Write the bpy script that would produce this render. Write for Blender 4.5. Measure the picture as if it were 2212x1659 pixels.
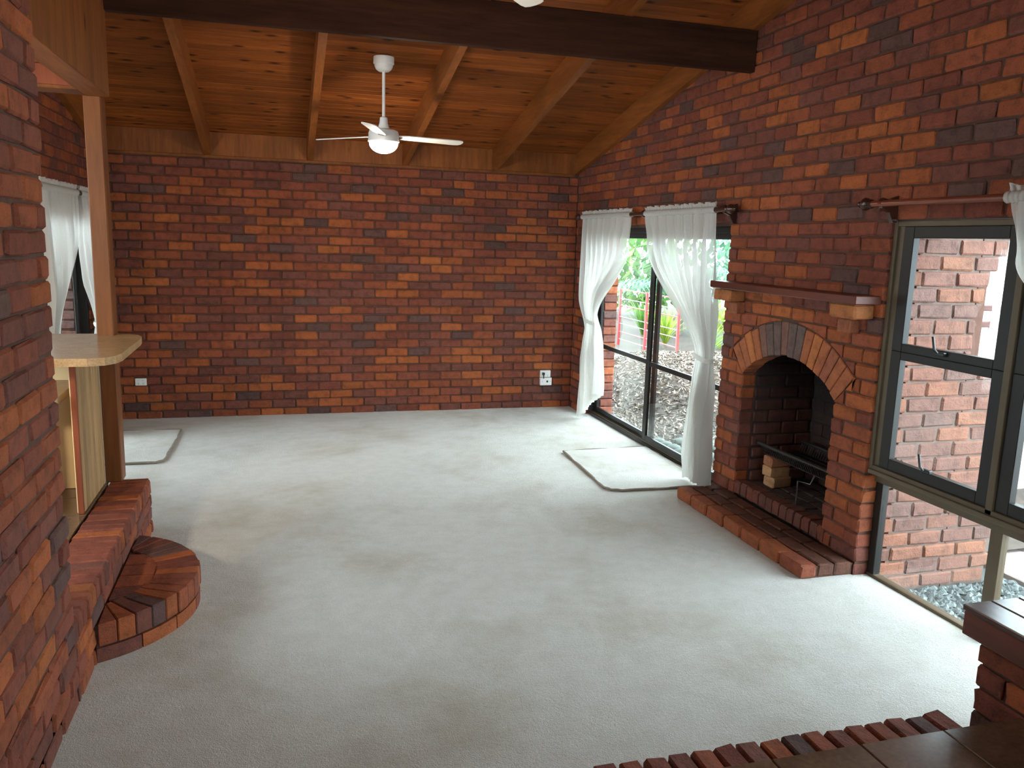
import bpy, bmesh, math, random
from mathutils import Vector, Matrix, noise
R = math.radians
random.seed(7)
scene = bpy.context.scene
for o in list(bpy.data.objects): bpy.data.objects.remove(o)
C = scene.collection

# ------------------------------------------------------------------ camera
cam_d = bpy.data.cameras.new('camera'); cam = bpy.data.objects.new('camera', cam_d); C.objects.link(cam)
cam_d.sensor_width = 36; cam_d.lens = 28.4625; cam_d.clip_start = 0.05; cam_d.clip_end = 300
cam.location = (-3.23398, -8.76687, 1.89573); cam.rotation_euler = (1.395355, -0.028870, -0.275531)
scene.camera = cam
CAMM = cam.rotation_euler.to_matrix(); CAMP = Vector(cam.location)
def project(p):                       # pixel in the 2212 x 1659 frame, used only to rank pieces by visible size
    q = CAMM.transposed() @ (Vector(p) - CAMP)
    if q.z > -0.05: return None
    return (1106 + 1748.86*q.x/-q.z, 829.5 - 1748.86*q.y/-q.z, -q.z)

# ------------------------------------------------------------------ world, sun, exposure
world = bpy.data.worlds.new('world'); scene.world = world; world.use_nodes = True
wn = world.node_tree.nodes; wl = world.node_tree.links
bgn = wn['Background']; bgn.inputs['Color'].default_value = (0.75, 0.905, 1.0, 1); bgn.inputs['Strength'].default_value = 13.5
sun_d = bpy.data.lights.new('sun', 'SUN'); sun = bpy.data.objects.new('sun', sun_d); C.objects.link(sun)
sun_d.energy = 5.5; sun_d.angle = R(2.0); sun_d.color = (1.0, 0.95, 0.86)
sun.location = (0, -20, 20)
sun.rotation_euler = Vector((0.10, 0.80, -1.0)).to_track_quat('-Z', 'Y').to_euler()
vs = scene.view_settings
vs.view_transform = 'Standard'; vs.look = 'None'; vs.gamma = 1; vs.use_curve_mapping = False; vs.exposure = 0.27

def portal(name, loc, sx, sy, direction):
    d = bpy.data.lights.new(name, 'AREA'); d.shape = 'RECTANGLE'; d.size = sx; d.size_y = sy
    o = bpy.data.objects.new(name, d); C.objects.link(o); o.location = loc
    o.rotation_euler = Vector(direction).to_track_quat('-Z', 'Z').to_euler()
    d.cycles.is_portal = True
    return o

# ------------------------------------------------------------------ helpers
def tag(o, label=None, cat=None, group=None, kind=None):
    if label: o['label'] = label
    if cat: o['category'] = cat
    if group: o['group'] = group
    if kind: o['kind'] = kind
    return o
def empty(name, loc=(0, 0, 0), label=None, cat=None, group=None, kind=None):
    o = bpy.data.objects.new(name, None); C.objects.link(o); o.location = loc; o.empty_display_size = .1
    return tag(o, label, cat, group, kind)
def link(name, me, mat=None, parent=None, smooth=False):
    if mat and not me.materials: me.materials.append(mat)
    if smooth:
        for p in me.polygons: p.use_smooth = True
        me.set_sharp_from_angle(angle=R(42))
    o = bpy.data.objects.new(name, me); C.objects.link(o)
    if parent: o.parent = parent
    return o
class MB:
    def __init__(s): s.v = []; s.f = []
    def add(s, v, f):
        n = len(s.v); s.v += [tuple(p) for p in v]; s.f += [tuple(i+n for i in q) for q in f]; return s
    def box(s, x0, x1, y0, y1, z0, z1):
        return s.add([(x0,y0,z0),(x1,y0,z0),(x1,y1,z0),(x0,y1,z0),(x0,y0,z1),(x1,y0,z1),(x1,y1,z1),(x0,y1,z1)],
                     [(0,3,2,1),(4,5,6,7),(0,1,5,4),(1,2,6,5),(2,3,7,6),(3,0,4,7)])
    def bbox(s, x0, x1, y0, y1, z0, z1, b=.004):   # chamfered box
        if x0>x1: x0,x1=x1,x0
        if y0>y1: y0,y1=y1,y0
        if z0>z1: z0,z1=z1,z0
        b = min(b, (x1-x0)*.45, (y1-y0)*.45, (z1-z0)*.45)
        c = Vector(((x0+x1)/2,(y0+y1)/2,(z0+z1)/2)); h = Vector(((x1-x0)/2,(y1-y0)/2,(z1-z0)/2))
        v, f = cbox(h, b); return s.add([c+p for p in v], f)
    def tube(s, pts, r, n=8, cap=True):
        pts = [Vector(p) for p in pts]; rings = []
        for i, p in enumerate(pts):
            t = (pts[min(i+1,len(pts)-1)]-pts[max(i-1,0)]).normalized()
            a = t.cross(Vector((0,0,1)))
            if a.length < 1e-3: a = t.cross(Vector((1,0,0)))
            a.normalize(); b = t.cross(a)
            rr = r[i] if isinstance(r, (list, tuple)) else r
            rings.append([p+a*rr*math.cos(2*math.pi*k/n)+b*rr*math.sin(2*math.pi*k/n) for k in range(n)])
        v = [q for g in rings for q in g]; f = []
        for i in range(len(rings)-1):
            for k in range(n): f.append((i*n+k, i*n+(k+1)%n, (i+1)*n+(k+1)%n, (i+1)*n+k))
        if cap: f += [tuple(range(n))[::-1], tuple(range((len(rings)-1)*n, len(rings)*n))]
        return s.add(v, f)
    def lathe(s, prof, c=(0,0,0), n=28, axis='z'):
        v = []; f = []
        for r, h in prof:
            for k in range(n):
                a = 2*math.pi*k/n
                if axis == 'z': v.append((c[0]+r*math.cos(a), c[1]+r*math.sin(a), c[2]+h))
                elif axis == 'y': v.append((c[0]+r*math.cos(a), c[1]+h, c[2]+r*math.sin(a)))
                else: v.append((c[0]+h, c[1]+r*math.cos(a), c[2]+r*math.sin(a)))
        for i in range(len(prof)-1):
            for k in range(n): f.append((i*n+k, i*n+(k+1)%n, (i+1)*n+(k+1)%n, (i+1)*n+k))
        return s.add(v, f)
    def prism(s, poly, z0, z1):      # polygon in xy, extruded in z
        n = len(poly)
        v = [(x,y,z0) for x,y in poly]+[(x,y,z1) for x,y in poly]
        f = [tuple(range(n))[::-1], tuple(range(n,2*n))]+[(i,(i+1)%n,n+(i+1)%n,n+i) for i in range(n)]
        return s.add(v, f)
    def mesh(s, name):
        me = bpy.data.meshes.new(name); me.from_pydata(s.v, [], s.f); me.update()
        bm = bmesh.new(); bm.from_mesh(me); bmesh.ops.recalc_face_normals(bm, faces=bm.faces); bm.to_mesh(me); bm.free()
        return me
    def build(s, name, mat, parent=None, smooth=False): return link(name, s.mesh(name), mat, parent, smooth)
def cbox(h, b):
    v = []; idx = {}
    for sx in (-1,1):
        for sy in (-1,1):
            for sz in (-1,1):
                for a in range(3):
                    p = [sx*h[0], sy*h[1], sz*h[2]]
                    for k in range(3):
                        if k != a: p[k] -= (sx,sy,sz)[k]*b
                    idx[(sx,sy,sz,a)] = len(v); v.append(Vector(p))
    f = []
    for a in range(3):
        o = [k for k in range(3) if k != a]
        for s in (-1,1):
            q = []
            for c0, c1 in ((-1,-1),(1,-1),(1,1),(-1,1)):
                k = [0,0,0]; k[a]=s; k[o[0]]=c0; k[o[1]]=c1; q.append(idx[(*k,a)])
            f.append(tuple(q))
        for c0 in (-1,1):
            for c1 in (-1,1):
                ka=[0,0,0]; kb=[0,0,0]; ka[a]=-1; kb[a]=1
                for k in (ka,kb): k[o[0]]=c0; k[o[1]]=c1
                f.append((idx[(*ka,o[0])], idx[(*kb,o[0])], idx[(*kb,o[1])], idx[(*ka,o[1])]))
    for sx in (-1,1):
        for sy in (-1,1):
            for sz in (-1,1): f.append((idx[(sx,sy,sz,0)], idx[(sx,sy,sz,1)], idx[(sx,sy,sz,2)]))
    return v, f

# ------------------------------------------------------------------ materials
class NT:
    def __init__(s, name):
        s.m = bpy.data.materials.new(name); s.m.use_nodes = True; s.t = s.m.node_tree
        s.b = s.t.nodes['Principled BSDF']; s.out = s.t.nodes['Material Output']
    def n(s, typ, **k):
        o = s.t.nodes.new('ShaderNode'+typ)
        for a, v in k.items():
            if a in o.inputs: o.inputs[a].default_value = v
            else: setattr(o, a, v)
        return o
    def l(s, a, b): s.t.links.new(a, b)
    def coord(s, rnd=True, scale=(1,1,1)):
        tc = s.n('TexCoord'); mp = s.n('Mapping'); mp.inputs['Scale'].default_value = scale
        if rnd:
            oi = s.n('ObjectInfo'); mu = s.n('VectorMath', operation='SCALE'); cb = s.n('CombineXYZ')
            for k, g in zip('XYZ', (1.0, 0.73, 0.51)):
                mm = s.n('Math', operation='MULTIPLY'); mm.inputs[1].default_value = g*37; s.l(oi.outputs['Random'], mm.inputs[0]); s.l(mm.outputs[0], cb.inputs[k])
            ad = s.n('VectorMath', operation='ADD'); s.l(tc.outputs['Object'], ad.inputs[0]); s.l(cb.outputs[0], ad.inputs[1]); s.l(ad.outputs[0], mp.inputs['Vector'])
        else: s.l(tc.outputs['Object'], mp.inputs['Vector'])
        return mp.outputs[0]
    def noise(s, vec, scale, detail=4, rough=.6):
        n = s.n('TexNoise'); n.inputs['Scale'].default_value = scale; n.inputs['Detail'].default_value = detail; n.inputs['Roughness'].default_value = rough
        s.l(vec, n.inputs['Vector']); return n.outputs['Fac']
    def ramp(s, fac, stops):
        r = s.n('ValToRGB'); e = r.color_ramp.elements
        while len(e) < len(stops): e.new(.5)
        for el, (p, c) in zip(e, stops):
            el.position = p; el.color = (*c, 1) if len(c) == 3 else c
        s.l(fac, r.inputs['Fac']); return r.outputs['Color']
    def mix(s, a, b, fac=1.0, mode='MULTIPLY'):
        m = s.n('Mix', data_type='RGBA', blend_type=mode)
        for v, i in ((fac, 0), (a, 6), (b, 7)):
            if hasattr(v, 'is_linked') or hasattr(v, 'links'): s.l(v, m.inputs[i])
            else: m.inputs[i].default_value = v if i == 0 else (*v, 1)
        return m.outputs[2]
    def bump(s, h, strength=.4, dist=.01):
        b = s.n('Bump'); b.inputs['Strength'].default_value = strength; b.inputs['Distance'].default_value = dist
        s.l(h, b.inputs['Height']); s.l(b.outputs[0], s.b.inputs['Normal'])
    def col(s, c): s.l(c, s.b.inputs['Base Color'])
def plain(name, c, rough=.6, metal=0, spec=.5, var=.12, vs_=12, bump=0):
    t = NT(name); t.b.inputs['Roughness'].default_value = rough; t.b.inputs['Metallic'].default_value = metal
    t.b.inputs['Specular IOR Level'].default_value = spec
    v = t.coord(); n = t.noise(v, vs_)
    t.col(t.mix(c, t.ramp(n, [(.25, (1-var,)*3), (.75, (1+var*.5,)*3)])))
    if bump: t.bump(t.noise(v, 60), bump, .004)
    return t.m
def brick_mat(name, attr, dirt=1.0):
    t = NT(name); t.b.inputs['Roughness'].default_value = .78; t.b.inputs['Specular IOR Level'].default_value = .3
    if attr: src = t.n('Attribute', attribute_name='tint').outputs['Color']; v = t.coord(False)
    else: src = t.n('ObjectInfo').outputs['Color']; v = t.coord()
    n1 = t.noise(v, 16, 5, .65); n2 = t.noise(v, 140, 3, .7); n3 = t.noise(v, 45, 4, .7)
    c = t.mix(src, t.ramp(n1, [(.28, (.58, .55, .55)), (.5, (1, 1, 1)), (.78, (1.28, 1.2, 1.15))]))
    c = t.mix(c, t.ramp(n2, [(.3, (.45, .42, .42)), (.42, (1, 1, 1)), (.8, (1.1, 1.1, 1.1))]), .8*dirt)
    t.col(c)
    ad = t.n('Math', operation='ADD'); t.l(n3, ad.inputs[0]); t.l(n1, ad.inputs[1])
    ad2 = t.n('Math', operation='MULTIPLY_ADD'); ad2.inputs[1].default_value = .5; t.l(n2, ad2.inputs[0]); t.l(ad.outputs[0], ad2.inputs[2])
    t.bump(ad2.outputs[0], .75, .007)
    return t.m
def wood_mat(name, dark, mid, light, rough=.55, along='x', knots=True, scale=1.0, spec=.18):
    t = NT(name); t.b.inputs['Roughness'].default_value = rough; t.b.inputs['Specular IOR Level'].default_value = spec
    sc = {'x': (.10, 1, 1), 'y': (1, .10, 1), 'z': (1, 1, .10)}[along]
    v = t.coord(True, tuple(a*scale for a in sc))
    g = t.noise(v, 34, 5, .65); g2 = t.noise(v, 7, 3, .5)
    c = t.ramp(g, [(.25, dark), (.5, mid), (.78, light)])
    c = t.mix(c, t.ramp(g2, [(.3, (.72,)*3), (.7, (1.2,)*3)]))
    oi = t.n('ObjectInfo'); c = t.mix(c, t.ramp(oi.outputs['Random'], [(0, (.80, .78, .74)), (1, (1.16, 1.14, 1.1))]))
    if knots:
        sk = {'x': (.42, 1, 1), 'y': (1, .42, 1), 'z': (1, 1, .42)}[along]
        vk = t.coord(True, sk); vo = t.n('TexVoronoi'); vo.inputs['Scale'].default_value = 5.2; t.l(vk, vo.inputs['Vector'])
        if along == 'x': vo.voronoi_dimensions = '2D'
        c = t.mix(c, t.ramp(vo.outputs['Distance'], [(.035, (.14, .10, .08)), (.08, (.5, .45, .42)), (.125, (1, 1, 1))]))
    t.col(c); t.bump(g, .15, .003)
    return t.m
def leaf_mat(name, c, c2, emit=0):
    t = NT(name); oi = t.n('ObjectInfo'); g = t.n('NewGeometry')
    col = t.ramp(g.outputs['Random Per Island'], [(0, c), (1, c2)])
    t.col(col); t.b.inputs['Roughness'].default_value = .55
    tr = t.n('BsdfTranslucent'); t.l(col, tr.inputs['Color']); mx = t.n('MixShader'); mx.inputs[0].default_value = .4
    t.l(t.b.outputs[0], mx.inputs[1]); t.l(tr.outputs[0], mx.inputs[2]); t.l(mx.outputs[0], t.out.inputs['Surface'])
    return t.m

M = {}
M['brick'] = brick_mat('fired_clay_brick', False)
M['brick_set'] = brick_mat('fired_clay_brick_set', True)
M['mortar'] = plain('raked_mortar', (.082, .038, .024), .95, var=.35, vs_=30, bump=.6)
M['soot_mortar'] = plain('sooty_mortar', (.022, .019, .017), .95, var=.3, vs_=25, bump=.5)
M['ext_mortar'] = plain('exterior_mortar', (.16, .11, .09), .95, var=.3, vs_=30, bump=.5)
M['board'] = wood_mat('pine_ceiling_board', (.155, .040, .007), (.230, .062, .011), (.305, .092, .019), .6, 'x')
M['rafter'] = wood_mat('oiled_pine_rafter', (.150, .045, .010), (.205, .064, .015), (.260, .090, .023), .55, 'y', False)
M['panel'] = wood_mat('knotty_plywood', (.130, .038, .008), (.190, .058, .012), (.25, .085, .020), .55, 'z')
M['post'] = wood_mat('stained_cedar_post', (.115, .036, .010), (.160, .052, .014), (.205, .072, .021), .45, 'z', False)
M['beam'] = wood_mat('dark_stained_beam', (.026, .010, .006), (.040, .015, .008), (.054, .021, .011), .75, 'x', False, spec=.08)
M['mantel'] = wood_mat('red_brown_painted_timber', (.095, .022, .012), (.13, .030, .016), (.16, .04, .02), .42, 'y', False, spec=.35)
M['merbau'] = wood_mat('dark_merbau_plank', (.040, .013, .010), (.062, .019, .014), (.085, .028, .02), .26, 'y', False, spec=.6)
M['rod'] = wood_mat('varnished_mahogany', (.12, .028, .014), (.17, .04, .02), (.21, .055, .025), .28, 'y', False, spec=.5)
M['darkrod'] = wood_mat('dark_varnished_mahogany', (.035, .011, .007), (.05, .016, .009), (.07, .022, .012), .28, 'y', False, spec=.5)
M['groove'] = wood_mat('tan_lining_board', (.25, .14, .062), (.34, .20, .092), (.42, .26, .13), .6, 'z', False)
M['endboard'] = wood_mat('red_cedar_board', (.13, .03, .012), (.18, .045, .018), (.22, .06, .025), .5, 'z', False)
M['cream'] = plain('cream_laminate', (.72, .52, .27), .45, var=.04)
M['white'] = plain('white_plastic', (.80, .79, .75), .35, var=.03)
M['fanwhite'] = plain('white_enamel', (.78, .76, .72), .32, var=.03)
M['steel'] = plain('dull_steel', (.20, .19, .18), .4, 1.0, var=.15)
M['iron'] = plain('sooty_iron', (.045, .038, .033), .6, .6, var=.3)
M['alu'] = plain('dark_bronze_aluminium', (.017, .015, .013), .42, .15, spec=.35, var=.12)
M['alu2'] = plain('tan_bronze_aluminium', (.105, .075, .044), .45, .2, spec=.35, var=.12)
M['bind'] = plain('carpet_binding', (.24, .19, .14), .9, var=.3, vs_=40)
M['black'] = plain('black_plastic', (.012, .012, .012), .4)
M['pebble'] = plain('river_pebble', (.22, .25, .235), .6, var=.5, vs_=6, bump=.2)
M['bigpebble'] = plain('green_grey_stone', (.11, .14, .12), .7, var=.4, vs_=9, bump=.3)
M['red'] = plain('red_painted_steel', (.42, .035, .035), .45, var=.2)
M['wire'] = plain('galvanised_wire', (.40, .36, .35), .5, .7)
M['sleeper'] = plain('weathered_sleeper', (.085, .085, .072), .9, var=.4, vs_=14, bump=.6)
M['bark'] = plain('grey_bark', (.17, .16, .13), .95, var=.6, vs_=9, bump=1.0)
M['pale'] = plain('pale_painted_fence', (.66, .63, .58), .8, var=.12)
M['pipe'] = plain('grey_green_pipe', (.30, .34, .31), .45, var=.08)
M['render'] = plain('shell_wall', (.12, .052, .034), .9, var=.3, vs_=14)
M['roof'] = plain('roof_sheet', (.20, .20, .19), .7)
M['plaster'] = plain('plain_kitchen_lining', (.42, .30, .19), .8)
def tile_mat():
    t = NT('glazed_brown_tile'); t.b.inputs['Roughness'].default_value = .22; t.b.inputs['Specular IOR Level'].default_value = .6
    v = t.coord(); n = t.noise(v, 6, 4); n2 = t.noise(v, 50, 3)
    t.col(t.mix(t.ramp(n, [(.3, (.095, .052, .030)), (.7, (.150, .088, .054))]), t.ramp(n2, [(.3, (.8,)*3), (.7, (1.15,)*3)])))
    t.bump(n, .06, .004); return t.m
M['tile'] = tile_mat()
def counter_mat():
    t = NT('mottled_tan_laminate'); t.b.inputs['Roughness'].default_value = .32
    v = t.coord(False); n = t.noise(v, 7, 6, .7); n2 = t.noise(v, 90, 3, .7)
    t.col(t.mix(t.ramp(n, [(.3, (.28, .155, .065)), (.55, (.40, .245, .115)), (.75, (.50, .33, .17))]), t.ramp(n2, [(.35, (.75,)*3), (.6, (1.1,)*3)])))
    return t.m
M['counter'] = counter_mat()
def carpet_mat():
    t = NT('cream_wool_carpet'); t.b.inputs['Roughness'].default_value = 1.0; t.b.inputs['Specular IOR Level'].default_value = .05
    t.b.inputs['Sheen Weight'].default_value = .25; t.b.inputs['Sheen Roughness'].default_value = .6
    v = t.coord(False); big = t.noise(v, 1.1, 5, .62); mid = t.noise(v, 9, 4, .6); fine = t.noise(v, 170, 3, .8); tuft = t.noise(v, 55, 3, .7)
    c = t.ramp(fine, [(.25, (.56, .52, .46)), (.6, (.76, .73, .67))])
    c = t.mix(c, t.ramp(big, [(.33, (.80, .76, .69)), (.52, (1, 1, 1))]))
    c = t.mix(c, t.ramp(mid, [(.3, (.93, .92, .90)), (.6, (1.02, 1.02, 1.02))]))
    t.col(c)
    ad = t.n('Math', operation='ADD'); t.l(fine, ad.inputs[0]); t.l(tuft, ad.inputs[1])
    ad2 = t.n('Math', operation='MULTIPLY_ADD'); ad2.inputs[1].default_value = .6; t.l(mid, ad2.inputs[0]); t.l(ad.outputs[0], ad2.inputs[2])
    t.bump(ad2.outputs[0], .8, .013)
    return t.m
M['carpet'] = carpet_mat()
def glass_mat():
    t = NT('window_glass'); tr = t.n('BsdfTransparent'); tr.inputs['Color'].default_value = (.95, .97, .965, 1)
    gl = t.n('BsdfGlossy'); gl.inputs['Roughness'].default_value = .01
    lw = t.n('LayerWeight'); lw.inputs['Blend'].default_value = .25
    mr = t.n('MapRange'); mr.inputs['To Min'].default_value = .045; mr.inputs['To Max'].default_value = .6
    pw = t.n('Math', operation='POWER'); pw.inputs[1].default_value = 2.0; t.l(lw.outputs['Facing'], pw.inputs[0]); t.l(pw.outputs[0], mr.inputs['Value'])
    mx = t.n('MixShader'); t.l(mr.outputs[0], mx.inputs[0]); t.l(tr.outputs[0], mx.inputs[1]); t.l(gl.outputs[0], mx.inputs[2])
    t.l(mx.outputs[0], t.out.inputs['Surface']); return t.m
M['glass'] = glass_mat()
def sheer_mat():
    t = NT('white_voile'); v = t.coord(False); n = t.noise(v, 220, 2)
    df = t.n('BsdfDiffuse'); df.inputs['Color'].default_value = (.70, .67, .62, 1)
    tl = t.n('BsdfTranslucent'); tl.inputs['Color'].default_value = (.66, .65, .61, 1)
    tp = t.n('BsdfTransparent')
    m1 = t.n('MixShader'); m1.inputs[0].default_value = .34; t.l(df.outputs[0], m1.inputs[1]); t.l(tl.outputs[0], m1.inputs[2])
    m2 = t.n('MixShader'); mr = t.n('MapRange'); mr.inputs['To Min'].default_value = .12; mr.inputs['To Max'].default_value = .30; t.l(n, mr.inputs['Value'])
    t.l(mr.outputs[0], m2.inputs[0]); t.l(m1.outputs[0], m2.inputs[1]); t.l(tp.outputs[0], m2.inputs[2]); t.l(m2.outputs[0], t.out.inputs['Surface'])
    return t.m
M['sheer'] = sheer_mat()
def emit_mat(name, c, s):
    t = NT(name); e = t.n('Emission'); e.inputs['Color'].default_value = (*c, 1); e.inputs['Strength'].default_value = s
    t.l(e.outputs[0], t.out.inputs['Surface']); return t.m
M['lamp'] = emit_mat('lit_opal_glass', (1, .93, .80), 9)
def mulch_mat(name, a, b):
    t = NT(name); t.b.inputs['Roughness'].default_value = .95; g = t.n('NewGeometry')
    t.col(t.ramp(g.outputs['Random Per Island'], [(0, a), (.7, b), (1, tuple(min(.6, x*1.7) for x in b))])); return t.m
M['chips'] = mulch_mat('bark_chips', (.055, .042, .032), (.31, .25, .20))
M['stones'] = mulch_mat('grey_gravel', (.035, .042, .040), (.11, .125, .12))
M['soil'] = plain('dark_mulch_soil', (.06, .045, .034), .95, var=.5, vs_=20, bump=1.0)
M['bed'] = plain('gravel_bed', (.05, .055, .05), .95, var=.5, vs_=40, bump=1.0)
M['paver'] = plain('pinkish_paver', (.30, .245, .225), .85, var=.2, vs_=8, bump=.3)
M['leafA'] = leaf_mat('glossy_leaf', (.03, .11, .02), (.16, .30, .05))
M['leafB'] = leaf_mat('blue_green_palm', (.035, .12, .06), (.10, .25, .13))
M['leafC'] = leaf_mat('yellow_green_leaf', (.14, .24, .03), (.34, .40, .06))

# ------------------------------------------------------------------ brick kit
BL, BH, BD = .232, .0826, .110          # full brick
PITCH, COURSE = .240, .0906
def zj(k): return COURSE*k-.017          # bed joint k above the carpet
VAR = []
rv = random.Random(3)
for i in range(10):
    v, f = cbox(Vector((BL/2, BD/2, BH/2)), .0105)
    amp = .0038
    v = [p+Vector((rv.uniform(-1,1), rv.uniform(-1,1), rv.uniform(-1,1)))*amp for p in v]
    VAR.append((v, f))
VARM = {}
def var_mesh(i, mat):
    k = (i, mat.name)
    if k not in VARM:
        b = MB(); b.add(*VAR[i]); me = b.mesh('brick'); me.materials.append(mat); VARM[k] = me
    return VARM[k]
TINTS = [((.285, .083, .026), 19), ((.228, .065, .028), 25), ((.178, .052, .030), 28), ((.145, .052, .037), 19), ((.100, .053, .046), 6), ((.31, .096, .028), 3)]
def tint(rng, seedp=None, bias=0):
    w = [t[1] for t in TINTS]
    if seedp is not None:
        nz = noise.noise(Vector(seedp)*1.3)
        w = [w[0]*(1+1.1*nz), w[1]*(1+.5*nz), w[2], w[3]*(1-1.1*nz), w[4]*(1-1.0*nz), w[5]*(1+nz)]
        w = [max(.2, a) for a in w]
    c = rng.choices([t[0] for t in TINTS], w)[0]; k = rng.uniform(.84, 1.14)
    return (c[0]*k, c[1]*k*.88, c[2]*k*.82)
class Bricks:
    """collects brick placements and turns the 300 that show largest into objects, the rest into one mesh"""
    def __init__(s, parent, name='brick', limit=300): s.p = parent; s.items = []; s.name = name; s.limit = limit; s.rng = random.Random(sum(ord(c)*(i+3) for i, c in enumerate(parent.name)))
    def put(s, c, L=BL, H=BH, D=BD, rot=0.0, col=None, tilt=0.0, extra=None):
        s.items.append((Vector(c), L, H, D, rot, col or tint(s.rng, c), tilt, extra)); return s
    def matrix(s, it):
        c, L, H, D, rot, col, tilt, extra = it
        m = Matrix.Translation(c) @ Matrix.Rotation(rot, 4, 'Z')
        if extra is not None: m = m @ extra
        return m @ Matrix.Diagonal((L/BL, D/BD, H/BH, 1))
    def finish(s):
        def score(it):
            q = project(it[0])
            if not q: return -1
            inside = -60 < q[0] < 2272 and -60 < q[1] < 1719
            return (1000 if inside else 0) + it[1]*it[2]/q[2]**2
        s.items.sort(key=score, reverse=True)
        for it in s.items[:s.limit]:
            i = s.rng.randrange(10); o = bpy.data.objects.new(s.name, var_mesh(i, M['brick'])); C.objects.link(o)
            o.parent = s.p; o.matrix_local = s.matrix(it); o.color = (*it[5], 1)
        rest = s.items[s.limit:]
        if rest:
            b = MB(); cols = []
            for it in rest:
                v, f = VAR[s.rng.randrange(10)]; m = s.matrix(it); b.add([m @ p for p in v], f); cols += [it[5]]*len(v)
            me = bpy.data.meshes.new('further_bricks'); me.from_pydata(b.v, [], b.f); me.update()
            at = me.color_attributes.new('tint', 'FLOAT_COLOR', 'POINT')
            for k, c in enumerate(cols): at.data[k].color = (*c, 1)
            bm = bmesh.new(); bm.from_mesh(me); bmesh.ops.recalc_face_normals(bm, faces=bm.faces); bm.to_mesh(me); bm.free()
            o = link('further_bricks', me, M['brick_set'], s.p); o['kind'] = 'stuff'
def cut(iv, holes):
    out = [iv]
    for a, b in holes:
        nx = []
        for p, q in out:
            if b <= p or a >= q: nx.append((p, q)); continue
            if p < a: nx.append((p, a))
            if q > b: nx.append((b, q))
        out = nx
    return out
def course_bricks(B, rows, u0, u1, phase, place, holes=lambda r: [], half=.12, D=BD):
    """lay stretcher courses: place(u_mid, z_mid, length)"""
    for r in rows:
        off = phase + (half if r % 2 else 0)
        k = math.floor((u0-off)/PITCH)-1
        zm = (zj(r)+zj(r+1))/2
        while off+k*PITCH < u1:
            a = max(off+k*PITCH+.005, u0); b = min(off+(k+1)*PITCH-.005, u1); k += 1
            if b-a < .03: continue
            for p, q in cut((a, b), holes(r)):
                if q-p > .03: place(B, (p+q)/2, zm, q-p, r)
SL = .2145
def zc(y): return 2.85+SL*(-y) if y > -6.2 else 2.85+SL*6.2-SL*(-6.2-y)    # ceiling boards
def zr(y): return 2.637+SL*(-y) if y > -6.2 else 2.637+SL*6.2-SL*(-6.2-y)  # rafter undersides

# ================================================================== STRUCTURE
# floor ----------------------------------------------------------------
fl = MB()
nx_, ny_ = 70, 100
x0f, x1f, y0f, y1f = -4.95, .125, -6.6, .02
for j in range(ny_+1):
    for i in range(nx_+1):
        x = x0f+(x1f-x0f)*i/nx_; y = y0f+(y1f-y0f)*j/ny_
        fl.v.append((x, y, .004*noise.noise(Vector((x*1.7, y*1.7, 0)))))
for j in range(ny_):
    for i in range(nx_):
        a = j*(nx_+1)+i; fl.f.append((a, a+1, a+nx_+2, a+nx_+1))
floor = fl.build('floor', M['carpet'], smooth=True); tag(floor, 'cream wool carpet covering the sunken living room floor', 'floor', kind='structure')
sub = MB().box(-7.2, .13, -11.2, .36, -.30, -.02).build('floor_slab', M['mortar']); tag(sub, 'concrete slab beneath the whole house', 'floor', kind='structure')

# far wall -------------------------------------------------------------
wall_far = MB().box(-5.2, .36, .010, .36, -.25, 2.66).build('wall_far', M['mortar'])
tag(wall_far, 'wide red brick wall under the low end of the ceiling', 'wall', kind='structure')
B = Bricks(wall_far)
course_bricks(B, range(0, 29), -4.90, -.002, -.103-24*PITCH, lambda B, u, z, L, r: B.put((u, .053+B.rng.uniform(-.003, .003), z), L))
B.finish()

# right wall -----------------------------------------------------------
DY0, DY1, DH = -3.30, -.42, 2.05          # sliding door opening
WY0, WY1, WH = -8.13, -5.0, 2.065          # window opening
FY0, FY1 = -4.64, -3.62                   # firebox opening
wr = MB()
WY1s = -4.962; DY0s, DY1s, FY0s, FY1s = DY0-.008, DY1+.008, FY0-.008, FY1+.008
ys = sorted({-11.2, WY0, WY1s, FY0s, FY1s, DY0s, DY1s, .36, -6.2})
zs = [-.25, -.12, 1.2, 2.05, 2.066]
def hole(ym, zm):
    return (DY0s < ym < DY1s and -.12 < zm < 2.05) or (WY0 < ym < WY1s and -.12 < zm < 2.066) or (FY0s < ym < FY1s and -.12 < zm < 1.2)
for a, b in zip(ys, ys[1:]):
    for c, d in zip(zs, zs[1:]):
        if not hole((a+b)/2, (c+d)/2): wr.box(.010, .36, a, b, c, d)
    v = [(x, y, z) for x in (.010, .36) for y, z in ((a, 2.066), (b, 2.066), (b, zc(b)+.12), (a, zc(a)+.12))]
    wr.add(v, [(0,1,2,3),(4,7,6,5),(0,4,5,1),(1,5,6,2),(2,6,7,3),(3,7,4,0)])
wall_right = wr.build('wall_right', M['mortar']); tag(wall_right, 'tall red brick gable wall with sliding door, fireplace and window', 'wall', kind='structure')
fire = empty('fireplace', (0, -4.13, 0), 'arched red brick fireplace with raised hearth and timber mantel shelf', 'fireplace')
BW = Bricks(wall_right); BF = Bricks(fire)
FOFF = Vector((0, -4.13, 0))
AC, AR, AT = -4.13, .78, .222            # arch centre y, intrados radius, ring depth; centre height:
AZ = .41
HA = math.asin(.51/AR)+.02
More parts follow.
